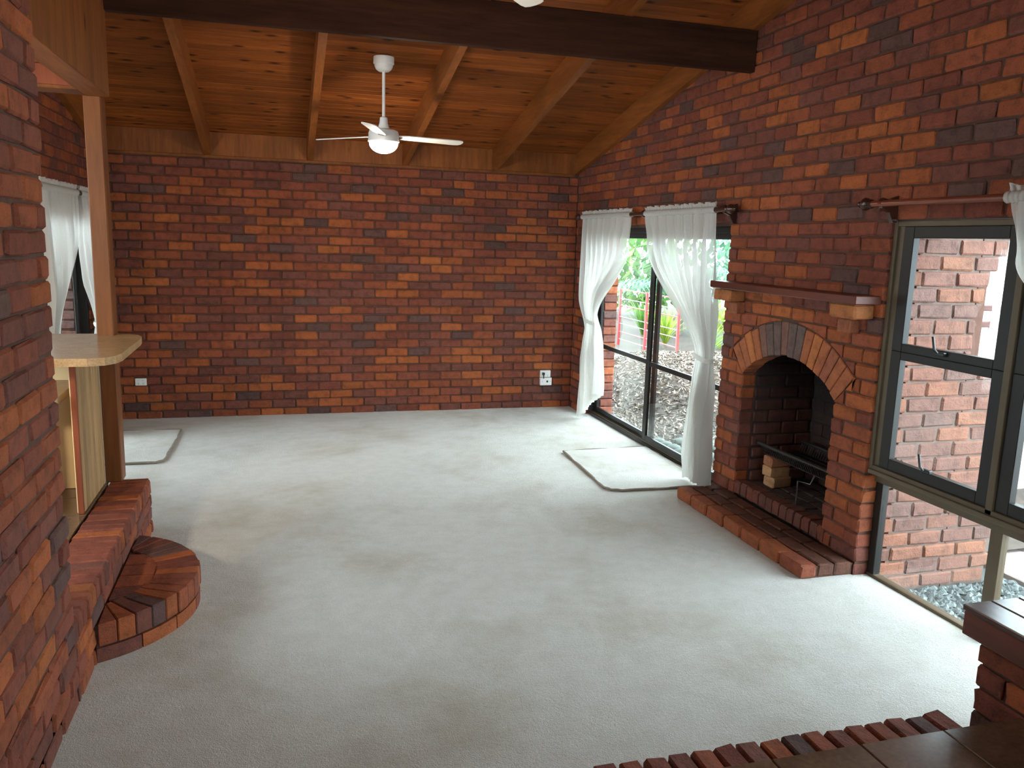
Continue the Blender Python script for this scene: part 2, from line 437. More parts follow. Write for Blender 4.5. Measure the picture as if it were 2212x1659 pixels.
def archw(z):                            # half width of opening plus arch ring at height z
    zi, zo = AZ+AR*math.cos(HA), AZ+(AR+AT+.006)*math.cos(HA); yi, yo = AR*math.sin(HA), (AR+AT+.006)*math.sin(HA)
    if z < zi: return .51
    if z < zo: return yi+(yo-yi)*(z-zi)/(zo-zi)+.006
    d = (AR+AT+.006)**2-(z-AZ)**2
    return math.sqrt(d) if d > 0 else 0
def rholes(r):
    z0, z1 = zj(r), zj(r+1); zm = (z0+z1)/2; h = []
    if z0 < DH-.02: h.append((DY0, DY1))
    if z0 < WH-.03: h.append((WY0-2, -4.970))
    w = max(archw(z0), archw(z1), archw(zm))
    if w > 0: h.append((AC-w, AC+w))
    # gable line
    ymax = -(z1-2.85-.02)/SL if z1 > 2.85 else 1
    h.append((ymax, 5))
    return h
def put_right(B, u, z, L, r):
    pos = Vector((.053+BW.rng.uniform(-.003, .003), u, z))
    if DY0-1.68 < u < DY0 and z < 1.60: BF.put(pos-FOFF, L, rot=math.pi/2, col=tint(BF.rng, pos))
    else: BW.put(pos, L, rot=math.pi/2)
course_bricks(None, range(0, 42), -7.6, -.005, -3.538-20*PITCH+PITCH/2, put_right, rholes)
BW.finish()
def wedge_brick(parent, pts, x0, x1, col, off):
    v = [(xx-off.x, yy-off.y, zz-off.z) for xx in (x0, x1) for yy, zz in pts]; n = len(pts)
    f = [tuple(range(n)), tuple(range(n, 2*n))[::-1]]+[(i, (i+1) % n, n+(i+1) % n, n+i) for i in range(n)]
    me = MB().add(v, f).mesh('cut_brick'); bm = bmesh.new(); bm.from_mesh(me)
    bmesh.ops.bevel(bm, geom=list(bm.edges), offset=.004, segments=1, affect='EDGES'); bm.to_mesh(me); bm.free()
    o = link('cut_brick', me, M['brick'], parent); o.color = (*col, 1)
for r in range(10, 17):                   # small cut bricks packed against the arch ring
    z0, z1 = zj(r)+.004, zj(r+1)-.004; wm = max(archw(zj(r)), archw(zj(r+1)), archw((z0+z1)/2))
    for s in (-1, 1):
        if archw(z0) <= 0: continue
        ro = AR+AT+.009; zo = AZ+ro*math.cos(HA)
        if z0 > zo-.03:                   # lower edge follows the ring
            yin = math.sqrt(ro*ro-(z1-.012-AZ)**2) if z1-.012 < AZ+ro else .004
            e = wm-.004; npc = max(1, round((e-yin)/.2)); 
            if e-yin < .025: continue
            for q in range(npc):
                ya, yb_ = yin+(e-yin)*q/npc+.003, yin+(e-yin)*(q+1)/npc-.003
                low = [(ya+(yb_-ya)*k/4) for k in range(5)]
                pts = [(AC+s*yy, max(z0, AZ+math.sqrt(max(0, ro*ro-yy*yy)))) for yy in low]+[(AC+s*yb_, z1), (AC+s*ya, z1)]
                wedge_brick(fire, pts, -.002, .10, tint(BF.rng), FOFF)
            continue
        a0, a1 = archw(z0)+.004, max(archw(z1), .02)+.004
        if wm-min(a0, a1) < .02: continue
        e = wm-.004
        pts = [(AC+s*a0, z0), (AC+s*e, z0), (AC+s*e, z1), (AC+s*a1, z1)]
        if abs(a0-e) < .006: pts = [(AC+s*e, z0), (AC+s*e, z1), (AC+s*a1, z1)]
        elif abs(a1-e) < .006: pts = [(AC+s*a0, z0), (AC+s*e, z0), (AC+s*e, z1)]
        wedge_brick(fire, pts, -.002, .10, tint(BF.rng), FOFF)
# bricks of the outer leaf seen at the far jamb of the sliding door
# left wall ------------------------------------------------------------
LX = -4.91
LY0, LY1 = -2.35, -.60
wl_ = MB()
ys = [-2.62, LY0, LY1, .36]
for a, b in zip(ys, ys[1:]):
    if (a, b) != (LY0, LY1): wl_.box(LX-.35, LX-.010, a, b, -.25, 2.06)
    v = [(x, y, z) for x in (LX-.35, LX-.010) for y, z in ((a, 2.06), (b, 2.06), (b, zc(b)+.12), (a, zc(a)+.12))]
    wl_.add(v, [(0,1,2,3),(4,7,6,5),(0,4,5,1),(1,5,6,2),(2,6,7,3),(3,7,4,0)])
wall_left = wl_.build('wall_left', M['mortar']); tag(wall_left, 'dim red brick side wall with curtained door behind the timber post', 'wall', kind='structure')
B = Bricks(wall_left, limit=260)
course_bricks(B, range(0, 37), -2.6, -.01, -5.0, lambda B, u, z, L, r: B.put((LX-.053, u, z), L, rot=math.pi/2),
              lambda r: ([(LY0, LY1)] if zj(r) < 2.03 else [])+([(-(zj(r+1)-2.87)/SL, 5)] if zj(r+1) > 2.85 else []))
B.finish()
# foreground wall on the left ------------------------------------------
FX, FE = -4.05, -5.41
wf = MB().box(FX-.34, FX-.012, -11.2, FE-.012, -.25, 4.25)
wall_front = wf.build('wall_left_front', M['mortar']); tag(wall_front, 'close rough red brick wall ending beside the kitchen opening', 'wall', kind='structure')
B = Bricks(wall_front)
for r in range(0, 36):
    zm = (zj(r)+zj(r+1))/2; y = FE; first = True
    while y > -7.4:
        L = .11 if (first and r % 2) else .23
        d = B.rng.uniform(-.007, .006)
        B.put((FX-.055+d, y-L/2+B.rng.uniform(-.006, .006), zm), L, rot=math.pi/2, D=.11); y -= L+.010; first = False
    for x in (FX-.175,): B.put((x, FE-.055, zm), .11, D=.11) if r % 2 else B.put((x-.06, FE-.055, zm), .22, D=.11)
B.finish()
# rest of the shell, all behind the camera or hidden ---------------------
def shell(name, x0, x1, y0, y1, z0, z1, label):
    o = MB().box(x0, x1, y0, y1, z0, z1).build(name, M['render']); return tag(o, label, 'wall', kind='structure')
wb = MB()
for a, b, c, d in ((-7.2, -2.9, -.25, 4.4), (-.7, .36, -.25, 4.4), (-2.9, -.7, -.25, .85), (-2.9, -.7, 2.25, 4.4)): wb.box(a, b, -11.5, -11.2, c, d)  # unseen window added behind the camera to bring in frontal fill light
tag(wb.build('wall_back', M['render']), 'brick wall with a wide window behind the entry landing', 'wall', kind='structure')
shell('wall_kitchen_return', -7.3, LX-.34, -2.70, -2.45, -.25, 4.0, 'short kitchen wall returning from the curtained door')
B = Bricks(bpy.data.objects['wall_kitchen_return'], limit=0)
course_bricks(B, range(3, 40), -7.1, LX-.36, -9.0, lambda B, u, z, L, r: B.put((u, -2.70+.045, z), L))
B.finish()
wk = MB()
for a, b, c, d in ((-11.2, -9.0, -.25, 4.4), (-3.1, -2.5, -.25, 4.4), (-9.0, -3.1, -.25, 1.25), (-9.0, -3.1, 2.45, 4.4)): wk.box(-7.4, -7.1, a, b, c, d)  # unseen window added, lining kept pale, to bounce daylight into the kitchen
tag(wk.build('wall_kitchen', M['plaster']), 'outer kitchen wall with a wide window', 'wall', kind='structure')

# ceiling --------------------------------------------------------------
cl = MB()
for s0, s1 in ((.9, -6.2), (-6.2, -14.2)):  # unseen rear overhang lengthened to keep sun off the added back window
    z0, z1 = zc(s0)+.02, zc(s1)+.02
    if s0 < 0: z0, z1 = zc(-6.2)+.02, zc(-14.2)+.02
    v = [(x, y, z) for x in (-8.0, .75) for y, z in ((s0, z0), (s1, z1), (s1, z1+.10), (s0, z0+.10))]
    cl.add(v, [(0,1,2,3),(4,7,6,5),(0,4,5,1),(1,5,6,2),(2,6,7,3),(3,7,4,0)])
ceiling = cl.build('ceiling', M['roof']); tag(ceiling, 'sloping pine board ceiling carried on exposed rafters', 'ceiling', kind='structure')
ca = math.atan(SL)
PW = .092
bm_ = MB().bbox(-3.6, 3.6, -PW/2+.0012, PW/2-.0012, -.010, .010, .004).mesh('ceiling_board'); bm_.materials.append(M['board'])
slope_len = 6.2/math.cos(ca); nb = int(slope_len/PW)
rb = random.Random(5)
for i in range(nb):
    s = (i+.5)*PW; y = -s*math.cos(ca)+.02; z = 2.85+s*math.sin(ca)
    o = bpy.data.objects.new('ceiling_board', bm_); C.objects.link(o); o.parent = ceiling
    o.location = (-3.55+rb.uniform(-.05, .05), y, z+.010); o.rotation_euler = (-ca, 0, 0)
for i in range(30):
    s = (i+.5)*.2; y = -6.2-s*math.cos(ca); z = 2.85+SL*6.2-s*math.sin(ca)
    o = bpy.data.objects.new('ceiling_board', bm_); C.objects.link(o); o.parent = ceiling
    o.location = (-3.55, y, z+.01); o.rotation_euler = (ca, 0, 0); o.scale = (1, 2.15, 1)
# rafters (parts of the ceiling)
def rafter(x0, x1, ya=.0, yb=-6.2):
    v = []
    for x in (x0, x1):
        v += [(x, ya, zr(ya)), (x, yb, zr(yb)), (x, yb, zc(yb)+.012), (x, ya, zc(ya)+.012)]
    b = MB().add(v, [(0,1,2,3),(4,7,6,5),(0,4,5,1),(1,5,6,2),(2,6,7,3),(3,7,4,0)])
    return b.build('rafter', M['rafter'], ceiling)
for xm in (-4.875, -3.90, -2.92, -1.95, -.975):
    w = .030
    rafter(xm-w, xm+w, .02)
rafter(-.052, -.001, .0)
for xm in (-5.85, -6.83): rafter(xm-.03, xm+.03, -2.45)
xs = [-4.845, -3.93, -3.87, -2.95, -2.89, -1.98, -1.92, -1.005, -.945, -.052]
for a, b in zip(xs[0::2], xs[1::2]):
    o = MB().box(a, b, -.012, .06, 2.618, 2.88).build('blocking_board', M['panel'], ceiling)
MB().bbox(-4.85, -.05, -.016, .02, 2.612, 2.640, .004).build('wall_plate', M['rafter'], ceiling)

# dark cross beam --------------------------------------------------------
bmb = MB().bbox(-4.16, -.002, -3.475, -3.415, 3.106, 3.385, .005).build('cross_beam', M['beam'])
tag(bmb, 'dark stained timber beam spanning the room beneath the rafters', 'beam')
# header panels over the kitchen opening ---------------------------------
hp = empty('kitchen_header', (-4.2, -4.4, 2.645), 'knotty timber box header above the kitchen opening, resting on the post', 'header')
def hbox(name, mat, x0, x1, y0, y1, z0, z1):
    return MB().bbox(x0+4.2, x1+4.2, y0+4.4, y1+4.4, z0-2.645, z1-2.645, .003).build(name, mat, hp)
yb = -3.45
nbd = 5
for i in range(nbd):
    a = yb-(i)*(1.95/nbd); b = yb-(i+1)*(1.95/nbd)
    y0_, y1_ = b+.0015, a-.0015
    v = [(x+4.2, y+4.4, z-2.645) for x in (-4.175, -4.157) for y, z in ((y0_, 2.645), (y1_, 2.645), (y1_, zc(y1_)+.002), (y0_, zc(y0_)+.002))]
    MB().add(v, [(0,1,2,3),(4,7,6,5),(0,4,5,1),(1,5,6,2),(2,6,7,3),(3,7,4,0)]).build('face_board', M['panel'], hp)
hbox('soffit', M['rafter'], -4.285, -4.158, -5.40, -3.44, 2.640, 2.665)
hbox('back_board', M['panel'], -4.285, -4.268, -5.40, -3.45, 2.66, 3.2)
for i in range(4):
    hbox('cross_board', M['endboard'], -7.09, -4.285, -3.63, -3.61, 2.66+i*.11, 2.66+(i+1)*.11-.003)
hbox('cross_soffit', M['rafter'], -7.09, -4.285, -3.63, -3.45, 2.642, 2.662)
# post -------------------------------------------------------------------
post = MB().bbox(-4.30, -4.205, -3.44, -3.315, .345, 2.645, .006).build('timber_post', M['post'])
tag(post, 'square reddish timber post rising through the bar top', 'post')

# raised kitchen floor and brick edging -----------------------------------
PZ = .345
plat = MB().box(-7.15, FX-.012, -11.2, -3.392, -.25, .23).box(-7.15, FX-.245, -11.2, -3.392, .22, PZ-.012).build('floor_kitchen', M['mortar'])
tag(plat, 'raised kitchen floor with brick edging above the carpet', 'floor', kind='structure')
B = Bricks(plat)
course_bricks(B, range(0, 3), FE+.005, -3.38, -8.0, lambda B, u, z, L, r: B.put((FX-.055, u, z if r < 2 else .204), L, rot=math.pi/2, H=BH if r < 2 else .072))
course_bricks(B, range(0, 3), -4.6, FX-.11, -8.0, lambda B, u, z, L, r: B.put((u, -3.38-.055, z if r < 2 else .204), L, H=BH if r < 2 else .072))
y = -3.385
while y > FE-.02:
    w = .0815
    B.put((FX-.115+B.rng.uniform(-.004, .004), y-w/2, .294), .23, H=.102, D=w-.006, col=tuple(a*.9 for a in tint(B.rng))); y -= w+.004
B.finish()
for i in range(5):
    for j in range(8):
        o = MB().bbox(-4.284-.33*(i+1)+.003, -4.284-.33*i-.003, -3.39-.33*(j+1)+.003, -3.39-.33*j-.003, PZ-.015, PZ-.001, .002).build('floor_tile', M['tile'], plat)

# semicircular brick step --------------------------------------------------
step = empty('brick_step', (-4.05, -4.53, 0), 'rounded brick step fanned against the kitchen edging', 'step')
SCX, SCY, SR = -4.28+4.05, 0.0, .614
half = math.acos((4.28-4.05)/SR)
arc = [(SCX+(SR-.02)*math.cos(t), (SR-.02)*math.sin(t)) for t in [ -half+2*half*i/40 for i in range(41)]]
MB().prism([(max(0.0, x), yy) for x, yy in arc], 0, .166).build('core', M['mortar'], step)
B = Bricks(step)
nv = 17
for i in range(nv):
    t = -half*.985+2*half*.985*(i+.5)/nv
    ln = .21
    rm = SR-ln/2+B.rng.uniform(-.003, .004)
    c = (SCX+rm*math.cos(t), rm*math.sin(t), .128)
    wdt = 2*half*.985*SR/nv
    # wedge brick: built by its own mesh
    ri, ro, hw = SR-ln, SR+B.rng.uniform(-.004, .003), half*.985/nv-.0035
    pts = [(SCX+rr*math.cos(t+s*hw), rr*math.sin(t+s*hw)) for rr, s in ((ri, -1), (ro, -1), (ro, 1), (ri, 1))]
    pts = [(max(.004, x), yy) for x, yy in pts]
    if max(p[0] for p in pts)-min(p[0] for p in pts) < .02: continue
    b = MB().prism(pts, .074, .180); me = b.mesh('brick')
    bm = bmesh.new(); bm.from_mesh(me); bmesh.ops.bevel(bm, geom=list(bm.edges), offset=.005, segments=1, affect='EDGES'); bm.to_mesh(me); bm.free()
    o = link('brick', me, M['brick'], step); o.color = (*tint(B.rng), 1)
nb_ = 7
for i in range(nb_):
    t0 = -half+2*half*i/nb_+.006; t1 = -half+2*half*(i+1)/nb_-.006
    pts = [(SCX+(SR-.004)*math.cos(t0+(t1-t0)*k/4), (SR-.004)*math.sin(t0+(t1-t0)*k/4)) for k in range(5)]
    pts += [(SCX+(SR-.11)*math.cos(t1-(t1-t0)*k/4), (SR-.11)*math.sin(t1-(t1-t0)*k/4)) for k in range(5)]
    pts = [(max(.004, x), yy) for x, yy in pts]
    o = MB().prism(pts, 0, .066).build('brick', M['brick'], step); o.color = (*tint(B.rng), 1)
for j, (ya, yb2) in enumerate(((-.30, -.16), (-.15, -.02), (-.01, .12), (.13, .27))):
    o = MB().bbox(.006, .155 if j in (0, 3) else .17, ya, yb2, .10, .178, .005).build('brick', M['brick'], step); o.color = (*tint(B.rng), 1)

# entry landing: brick tread and tiles --------------------------------------
land = MB().box(FX, .12, -11.2, -6.836, -.25, PZ-.012).box(FX, -.83, -6.84, -6.52, -.02, .14).build('floor_landing', M['mortar'])
tag(land, 'raised entry landing of dark glossy tiles with brick tread below', 'floor', kind='structure')
B = Bricks(land)
x = -.845
while x > -4.0:
    w = .084; B.put((x-w/2, -6.505-.115+B.rng.uniform(-.008, .008), .130), .23, H=.10, D=w-.006, rot=math.pi/2, col=tuple(a*.95 for a in tint(B.rng)), extra=Matrix.Rotation(B.rng.uniform(-.02, .02), 4, 'Z')); x -= w+.005
x = -.85
while x > -4.0:
    B.put((x-.115, -6.505-.04, .040), .23, rot=0, H=.075, D=.08); x -= .24
B.finish()
for i in range(10):
    for j in range(6):
        MB().bbox(-.832-.325*(i+1)+.002, -.832-.325*i-.002, -6.822-.325*(j+1)+.002, -6.822-.325*j-.002, PZ-.014, PZ, .003).build('floor_tile', M['tile'], land)
# low brick wall with timber seat -------------------------------------------
bench = empty('bench_wall', (-.6, -7.4, 0), 'low brick wall with a dark planked timber seat beside the landing', 'bench')
MB().box(-.815+.6, -.30+.6, -8.3+7.4, -6.635+7.4, 0, .56).build('core', M['mortar'], bench)
B = Bricks(bench)
def bput(B, u, z, L, r): B.put((-.83+.055+.6, u+7.4, z), L, rot=math.pi/2)
for r in range(0, 6):
    zm = (zj(r)+zj(r+1))/2; y = -6.625; first = True
    while y > -8.1:
        L = .11 if (first and r % 2 == 0) else .23
        B.put((-.83+.055+.6+B.rng.uniform(-.004, .004), y-L/2+7.4, zm), L, rot=math.pi/2); y -= L+.01; first = False
    B.put((-.83+.23+.6, -6.68+7.4, zm), .22); B.put((-.83+.45+.6, -6.68+7.4, zm), .20)
B.put((-.83+.055+.6, -6.75+7.4, .528), .23, rot=math.pi/2, H=.03)
B.finish()
MB().bbox(-.895+.6, -.865+.6, -8.3+7.4, -6.60+7.4, .548, .652, .004).build('fascia_board', M['mantel'], bench)
MB().bbox(-.865+.6, -.29+.6, -6.63+7.4, -6.60+7.4, .548, .636, .004).build('end_board', M['mantel'], bench)
for i in range(5):
    MB().bbox(-.900+.6+i*.125, -.900+.6+i*.125+.119, -8.3+7.4, -6.595+7.4, .637, .660, .004).build('seat_plank', M['merbau'], bench)

# ================================================================== FIREPLACE
# arch
nv = 16; ha = HA
for i in range(nv):
    t = -ha+2*ha*(i+.5)/nv; hw = ha/nv-.0032
    ri, ro = AR+BF.rng.uniform(-.004, .004), AR+AT+BF.rng.uniform(-.006, .006)
    pts = [(rr*math.sin(t+s*hw*(1.0)), AZ+rr*math.cos(t+s*hw)) for rr, s in ((ri, -1), (ro, -1), (ro, 1), (ri, 1))]
    xf = -.004+BF.rng.uniform(-.003, .003)
    v = [(xx, yy, zz) for xx in (xf, .112) for yy, zz in pts]
    b = MB().add(v, [(0,1,2,3),(4,7,6,5),(0,4,5,1),(1,5,6,2),(2,6,7,3),(3,7,4,0)]); me = b.mesh('arch_brick')
    bm = bmesh.new(); bm.from_mesh(me); bmesh.ops.bevel(bm, geom=list(bm.edges), offset=.005, segments=1, affect='EDGES'); bm.to_mesh(me); bm.free()
    o = link('arch_brick', me, M['brick'], fire)
    mid = abs(i-8.2) < 3
    o.color = (*((.115, .072, .06) if mid and i % 3 != 2 else (.17, .08, .058) if mid else tuple(a*1.05 for a in BF.rng.choice([(.36,.115,.035),(.30,.09,.035),(.26,.08,.04)]))), 1)
# jamb returns inside the opening, splayed firebox
soot = MB()
XB = .62
soot.box(.12, XB+.1, FY1+4.13, FY1+4.13+.1, .0, 1.5).box(.12, XB+.1, FY0+4.13-.1, FY0+4.13, .0, 1.5).box(XB, XB+.1, FY0+4.13-.1, FY1+4.13+.1, 0, 1.5).box(.10, XB+.1, FY0+4.03, FY1+4.23, 1.42, 1.5).box(.03, XB, FY0+4.13, FY1+4.13, 0, .16)
soot.box(.08, .13, FY0+4.13, FY1+4.13, 1.19, 1.5)
soot.build('firebox', M['soot_mortar'], fire)
def sootc(base, z, k):
    s = k*(1-min(1, max(0, (z-.45)/.5))*.75); return tuple(a*s+.008 for a in base)
for r in range(1, 15):
    zm = (zj(r)+zj(r+1))/2
    for side in (1, -1):
        y = (FY1 if side == 1 else FY0)-AC
        u = .0 if r % 2 else -.12
        while u < XB:
            a, b = max(u+.005, .115), min(u+.235, XB)
            if b-a > .03 and zm > .16:
                BF.put(((a+b)/2, y+side*.035, zm), b-a, D=.09, col=sootc((.20, .065, .04), zm, .55))
            u += .24
    u = -.6+(.12 if r % 2 else 0)
    while u < .6:
        a, b = max(u+.005, -.51), min(u+.235, .51)
        if b-a > .03 and zm > .16: BF.put((XB+.02, (a+b)/2, zm), b-a, rot=math.pi/2, D=.06, col=sootc((.13, .06, .045), zm, .38))
        u += .24
# inner hearth front: bricks on end, and inner floor bricks
y = FY1-.004
while y > FY0+.02:
    w = .080+BF.rng.uniform(-.006, .006)
    BF.put((.055+BF.rng.uniform(-.003, .003), y-w/2-AC, .135), w-.007, H=.100, D=.11, rot=math.pi/2, col=BF.rng.choice([(.17, .05, .028), (.15, .045, .028), (.13, .045, .03)])); y -= w
for i in range(4):
    x = .115+i*.117
    y = FY1-.004-(.11 if i % 2 else 0)
    while y > FY0+.05:
        L = min(.23, y-FY0); BF.put((x+.055, y-L/2-AC, .150), L-.008, H=.06, D=.110, rot=math.pi/2, col=sootc((.12, .075, .06), 0, .42)); y -= L
# raised outer hearth
MB().box(-.340, .0, -4.955-AC, -3.425-AC, 0, .070).build('hearth_bed', M['mortar'], fire)
n_ = 7; Lh = 1.556/n_
for i in range(n_):
    y = -3.412-Lh*(i+.5)
    BF.put((-.305+BF.rng.uniform(-.004, .004), y-AC, .044), Lh-.008, H=.086, D=.11, rot=math.pi/2, col=BF.rng.choice([(.25, .066, .024), (.21, .056, .026), (.27, .075, .025)]))
for k in (0, 1):
    edges = [0]+([Lh*(i+1) for i in range(n_)] if k == 0 else [Lh*(i+.5) for i in range(n_)]+[Lh*n_])
    for a, b in zip(edges, edges[1:]):
        BF.put((-.188+k*.117, -3.412-(a+b)/2-AC, .044), b-a-.009, H=.084, D=.108, rot=math.pi/2, col=BF.rng.choice([(.10, .038, .022), (.085, .035, .022), (.12, .042, .024)]))
# corbels
for yc, s in ((-3.462, 1), (-4.80, -1)):
    BF.put((-.065, yc-AC, 1.552), .225, H=.082, D=.135, rot=math.pi/2, col=(.34, .12, .04))
    BF.put((-.030, yc-AC-.055*s, 1.462), .115, H=.082, D=.075, rot=math.pi/2, col=(.26, .085, .04))
BF.finish()
MB().bbox(-.168, .012, -4.955-AC, -3.352-AC, 1.598, 1.648, .005).build('mantel_shelf', M['mantel'], fire)
# grate resting on loose bricks
gr = empty('fire_grate', (.28, -4.1, .18), 'sooty iron fire grate with mesh tray propped across the firebox', 'grate')
gb = MB(); gb.tube([(-.14, .42, .30), (-.10, -.535, .285)], .014, 8)
gb.tube([(.22, .40, .30), (.24, -.535, .285)], .012, 8)
gb.build('bar', M['iron'], gr, True)
ms = MB()
for i in range(34):
    y = .40-.9*i/33; ms.tube([(-.135, y, .292), (-.10, y, .225), (.20, y, .225), (.225, y, .292)], .004, 5)
for k in range(6): ms.tube([(-.10+.06*k, .40, .225), (-.10+.06*k, -.48, .225)], .004, 5)
ms.build('mesh_tray', M['iron'], gr)
MB().tube([(-.10, -.20, .224), (-.13, -.20, .165), (-.17, -.12, .168), (-.165, -.115, -.003)], .006, 6).build('bent_leg', M['steel'], gr)
for i, (dx, dy, dz, rz, c) in enumerate(((.012, -.004, .0, .12, (.40, .21, .10)), (0, .01, .075, .02, (.44, .24, .11)), (.004, .006, .15, -.03, (.34, .13, .06)))):
    o = bpy.data.objects.new('loose_brick', var_mesh(i, M['brick'])); C.objects.link(o); o.location = (.23+dx, -3.80+dy, .180+.037+dz); o.rotation_euler = (0, 0, rz); o.color = (*c, 1); o.scale = (.72, 1, .9)
    tag(o, ['tan loose brick at the bottom of the stack under the grate', 'yellowish loose brick in the middle of the stack under the grate', 'reddish loose brick on top of the stack under the grate'][i], 'brick', 'loose bricks propping the grate')
# chimney bulk outside
ch = MB().box(.75, .93, -4.76, -3.36, -.3, 5.2).box(.365, .75, -3.50, -3.36, -.3, 5.2).box(.365, .75, -4.785, -4.76, -.3, 5.2).box(.365, .75, -4.76, -3.50, 1.56, 5.2).build('chimney_stack', M['render']); tag(ch, 'brick chimney stack rising outside the fireplace wall', 'chimney')

# ================================================================== SLIDING DOOR (right)
def frame_rect(b, x0, x1, y0, y1, z0, z1, w, wt=None, wb=None):
    wt = wt or w; wb = wb or w
    b.bbox(x0, x1, y0, y0+w, z0, z1, .003); b.bbox(x0, x1, y1-w, y1, z0, z1, .003)
    b.bbox(x0, x1, y0+w, y1-w, z1-wt, z1, .003); b.bbox(x0, x1, y0+w, y1-w, z0, z0+wb, .003)
def sliding_door(name, X, y0, y1, H, sgn, label, mid, rail=.79):
    d = empty(name, (X, (y0+y1)/2, 0), label, 'door', kind='structure')
    yc = (y0+y1)/2
    b = MB(); frame_rect(b, -.045, .055, y0-yc, y1-yc, .0, H, .045, .05, .035); b.build('door_frame', M['alu'], d)
    for i in range(3): MB().bbox(-.03+i*.028, -.024+i*.028, y0-yc+.045, y1-yc-.045, .035, .047, .001).build('track', M['alu2'], d)
    for k, (a, c, xo) in enumerate(((mid-.065, y1-.045, .024*sgn), (y0+.045, mid+.065, -.014*sgn))):
        p = MB(); frame_rect(p, xo-.014, xo+.014, a-yc, c-yc, .04, H-.05, .072, .05, .06)
        p.bbox(xo-.012, xo+.012, a-yc+.05, c-yc-.05, rail-.022, rail+.022, .003)
        pn = p.build('door_panel', M['alu'], d)
        for z0, z1 in ((.10, rail-.022), (rail+.022, H-.10)):
            MB().box(xo-.002, xo+.002, a-yc+.07, c-yc-.07, z0, z1).build('glass_pane', M['glass'], pn)
    return d
sliding_door('door_1', .115, DY0, DY1, 2.05, 1, 'bronze framed sliding glass door onto the mulched garden', -1.87)
sliding_door('door_2', LX-.065, LY0, LY1, 2.06, -1, 'bronze framed sliding glass door behind the kitchen bar', -1.55)
# outer jamb bricks
B = Bricks(wall_right, 'jamb_brick')
for r in range(0, 23):
    zm = (zj(r)+zj(r+1))/2
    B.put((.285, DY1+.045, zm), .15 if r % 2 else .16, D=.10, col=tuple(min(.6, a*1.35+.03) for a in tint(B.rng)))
B.finish()

# ================================================================== RIGHT WINDOW
win = empty('window_1', (.06, -5.76, 0), 'tall bronze framed awning window with low fixed panes beside the fireplace', 'window', kind='structure')
WX, WYC = .06, -5.76
b = MB()
# upper frame, tan outer lip
frame_rect(b, -.035, .03, -8.12-WYC, -4.968-WYC, .655, 2.062, .028, .03, .03)
b.bbox(-.020, .05, -5.040-WYC, -4.972-WYC, .66, 2.05, .003)
for q in (0, -.77, -1.54): b.bbox(-.035, .03, -5.825+q-WYC, -5.785+q-WYC, .66, 2.05, .003)
b.bbox(-.050, .04, -8.12-WYC, -4.985-WYC, .635, .662, .003)
b.build('window_frame', M['alu2'], win)
b = MB(); b.bbox(.02, .085, -8.12-WYC, -4.964-WYC, .575, .637, .003)
MB().bbox(.035, .085, -5.022-WYC, -4.964-WYC, .0, .58, .003).build('jamb', M['alu'], win)
for q in (0, -.77, -1.54): b.bbox(.03, .075, -5.845+q-WYC, -5.775+q-WYC, .0, .58, .003)
b.bbox(.03, .085, -8.12-WYC, -4.964-WYC, -.12, .016, .003); b.build('lower_frame', M['alu2'], win)
MB().bbox(.02, .09, -8.14-WYC, -8.09-WYC, .0, 2.06, .003).build('end_jamb', M['alu2'], win)
for (a, c) in ((-5.785, -5.033), (-6.555, -5.825), (-7.325, -6.595), (-8.095, -7.365)):
    for z0, z1 in ((.685, 1.355), (1.355, 2.032)):
        s = MB(); frame_rect(s, -.022, .020, a-WYC, c-WYC, z0, z1, .075 if z0 < 1 else .075, .045 if z0 < 1 else .062, .062 if z0 < 1 else .045)
        so = s.build('sash', M['alu'], win)
        MB().box(-.002, .002, a-WYC+.07, c-WYC-.07, z0+.045, z1-.045).build('glass_pane', M['glass'], so)
        hz = z0+.075 if z0 < 1 else z0+.03
        ym = (a+c)/2-WYC+.01
        h = MB().bbox(-.045, -.02, ym-.03, ym+.03, hz-.012, hz+.008, .004); h.tube([(-.045, ym+.01, hz), (-.06, ym+.02, hz+.02), (-.062, ym+.034, hz+.085)], .007, 6)
        h.build('latch', M['black'], so)
for (a, c) in ((-5.775, -5.022), (-6.545, -5.845), (-7.315, -6.615), (-8.09, -7.385)):
    MB().box(.052, .056, a-WYC, c-WYC, .022, .578).build('glass_pane', M['glass'], win)
# ================================================================== CURTAINS AND RODS
def rod(name, X, y0, y1, z, mat, label, brackets, side=-1, ends=(1, 1), dirx=1):
    r = empty(name, (X, (y0+y1)/2, z), label, 'curtain rod'); yc = (y0+y1)/2
    MB().tube([(0, y0-yc, 0), (0, y1-yc, 0)], .017, 14).build('pole', mat, r, True)
    prof = [(.0, -.005), (.019, 0), (.026, .010), (.018, .022), (.031, .038), (.036, .055), (.028, .072), (.014, .084), (.011, .092), (.017, .102), (.012, .114), (0, .118)]
    for yy, s, e in ((y0-yc, -1, ends[0]), (y1-yc, 1, ends[1])):
        if e: MB().lathe([(a, s*h) for a, h in prof], (0, yy, 0), 16, 'y').build('finial', M['darkrod'], r, True)
    for yb in brackets:
        y = yb-yc
        w = -X*dirx if dirx == 1 else abs(LX-X)
        # scrolled bracket profile from wall to rod
        pts = [(0, .03), (.018, .0), (.0, -.026), (-.02, -.032), (-.045, -.045), (-.06, -.075), (-.075, -.10), (-.1, -.10), (-.1, .045), (-.07, .035), (-.04, .02)]
        v = [(-p*dirx, y+q, h) for q in (-.014, .014) for p, h in pts]; n = len(pts)
        f = [tuple(range(n)), tuple(range(n, 2*n))[::-1]]+[(i, (i+1)%n, n+(i+1)%n, n+i) for i in range(n)]
        MB().add(v, f).build('bracket', M['darkrod'], r)
    return r
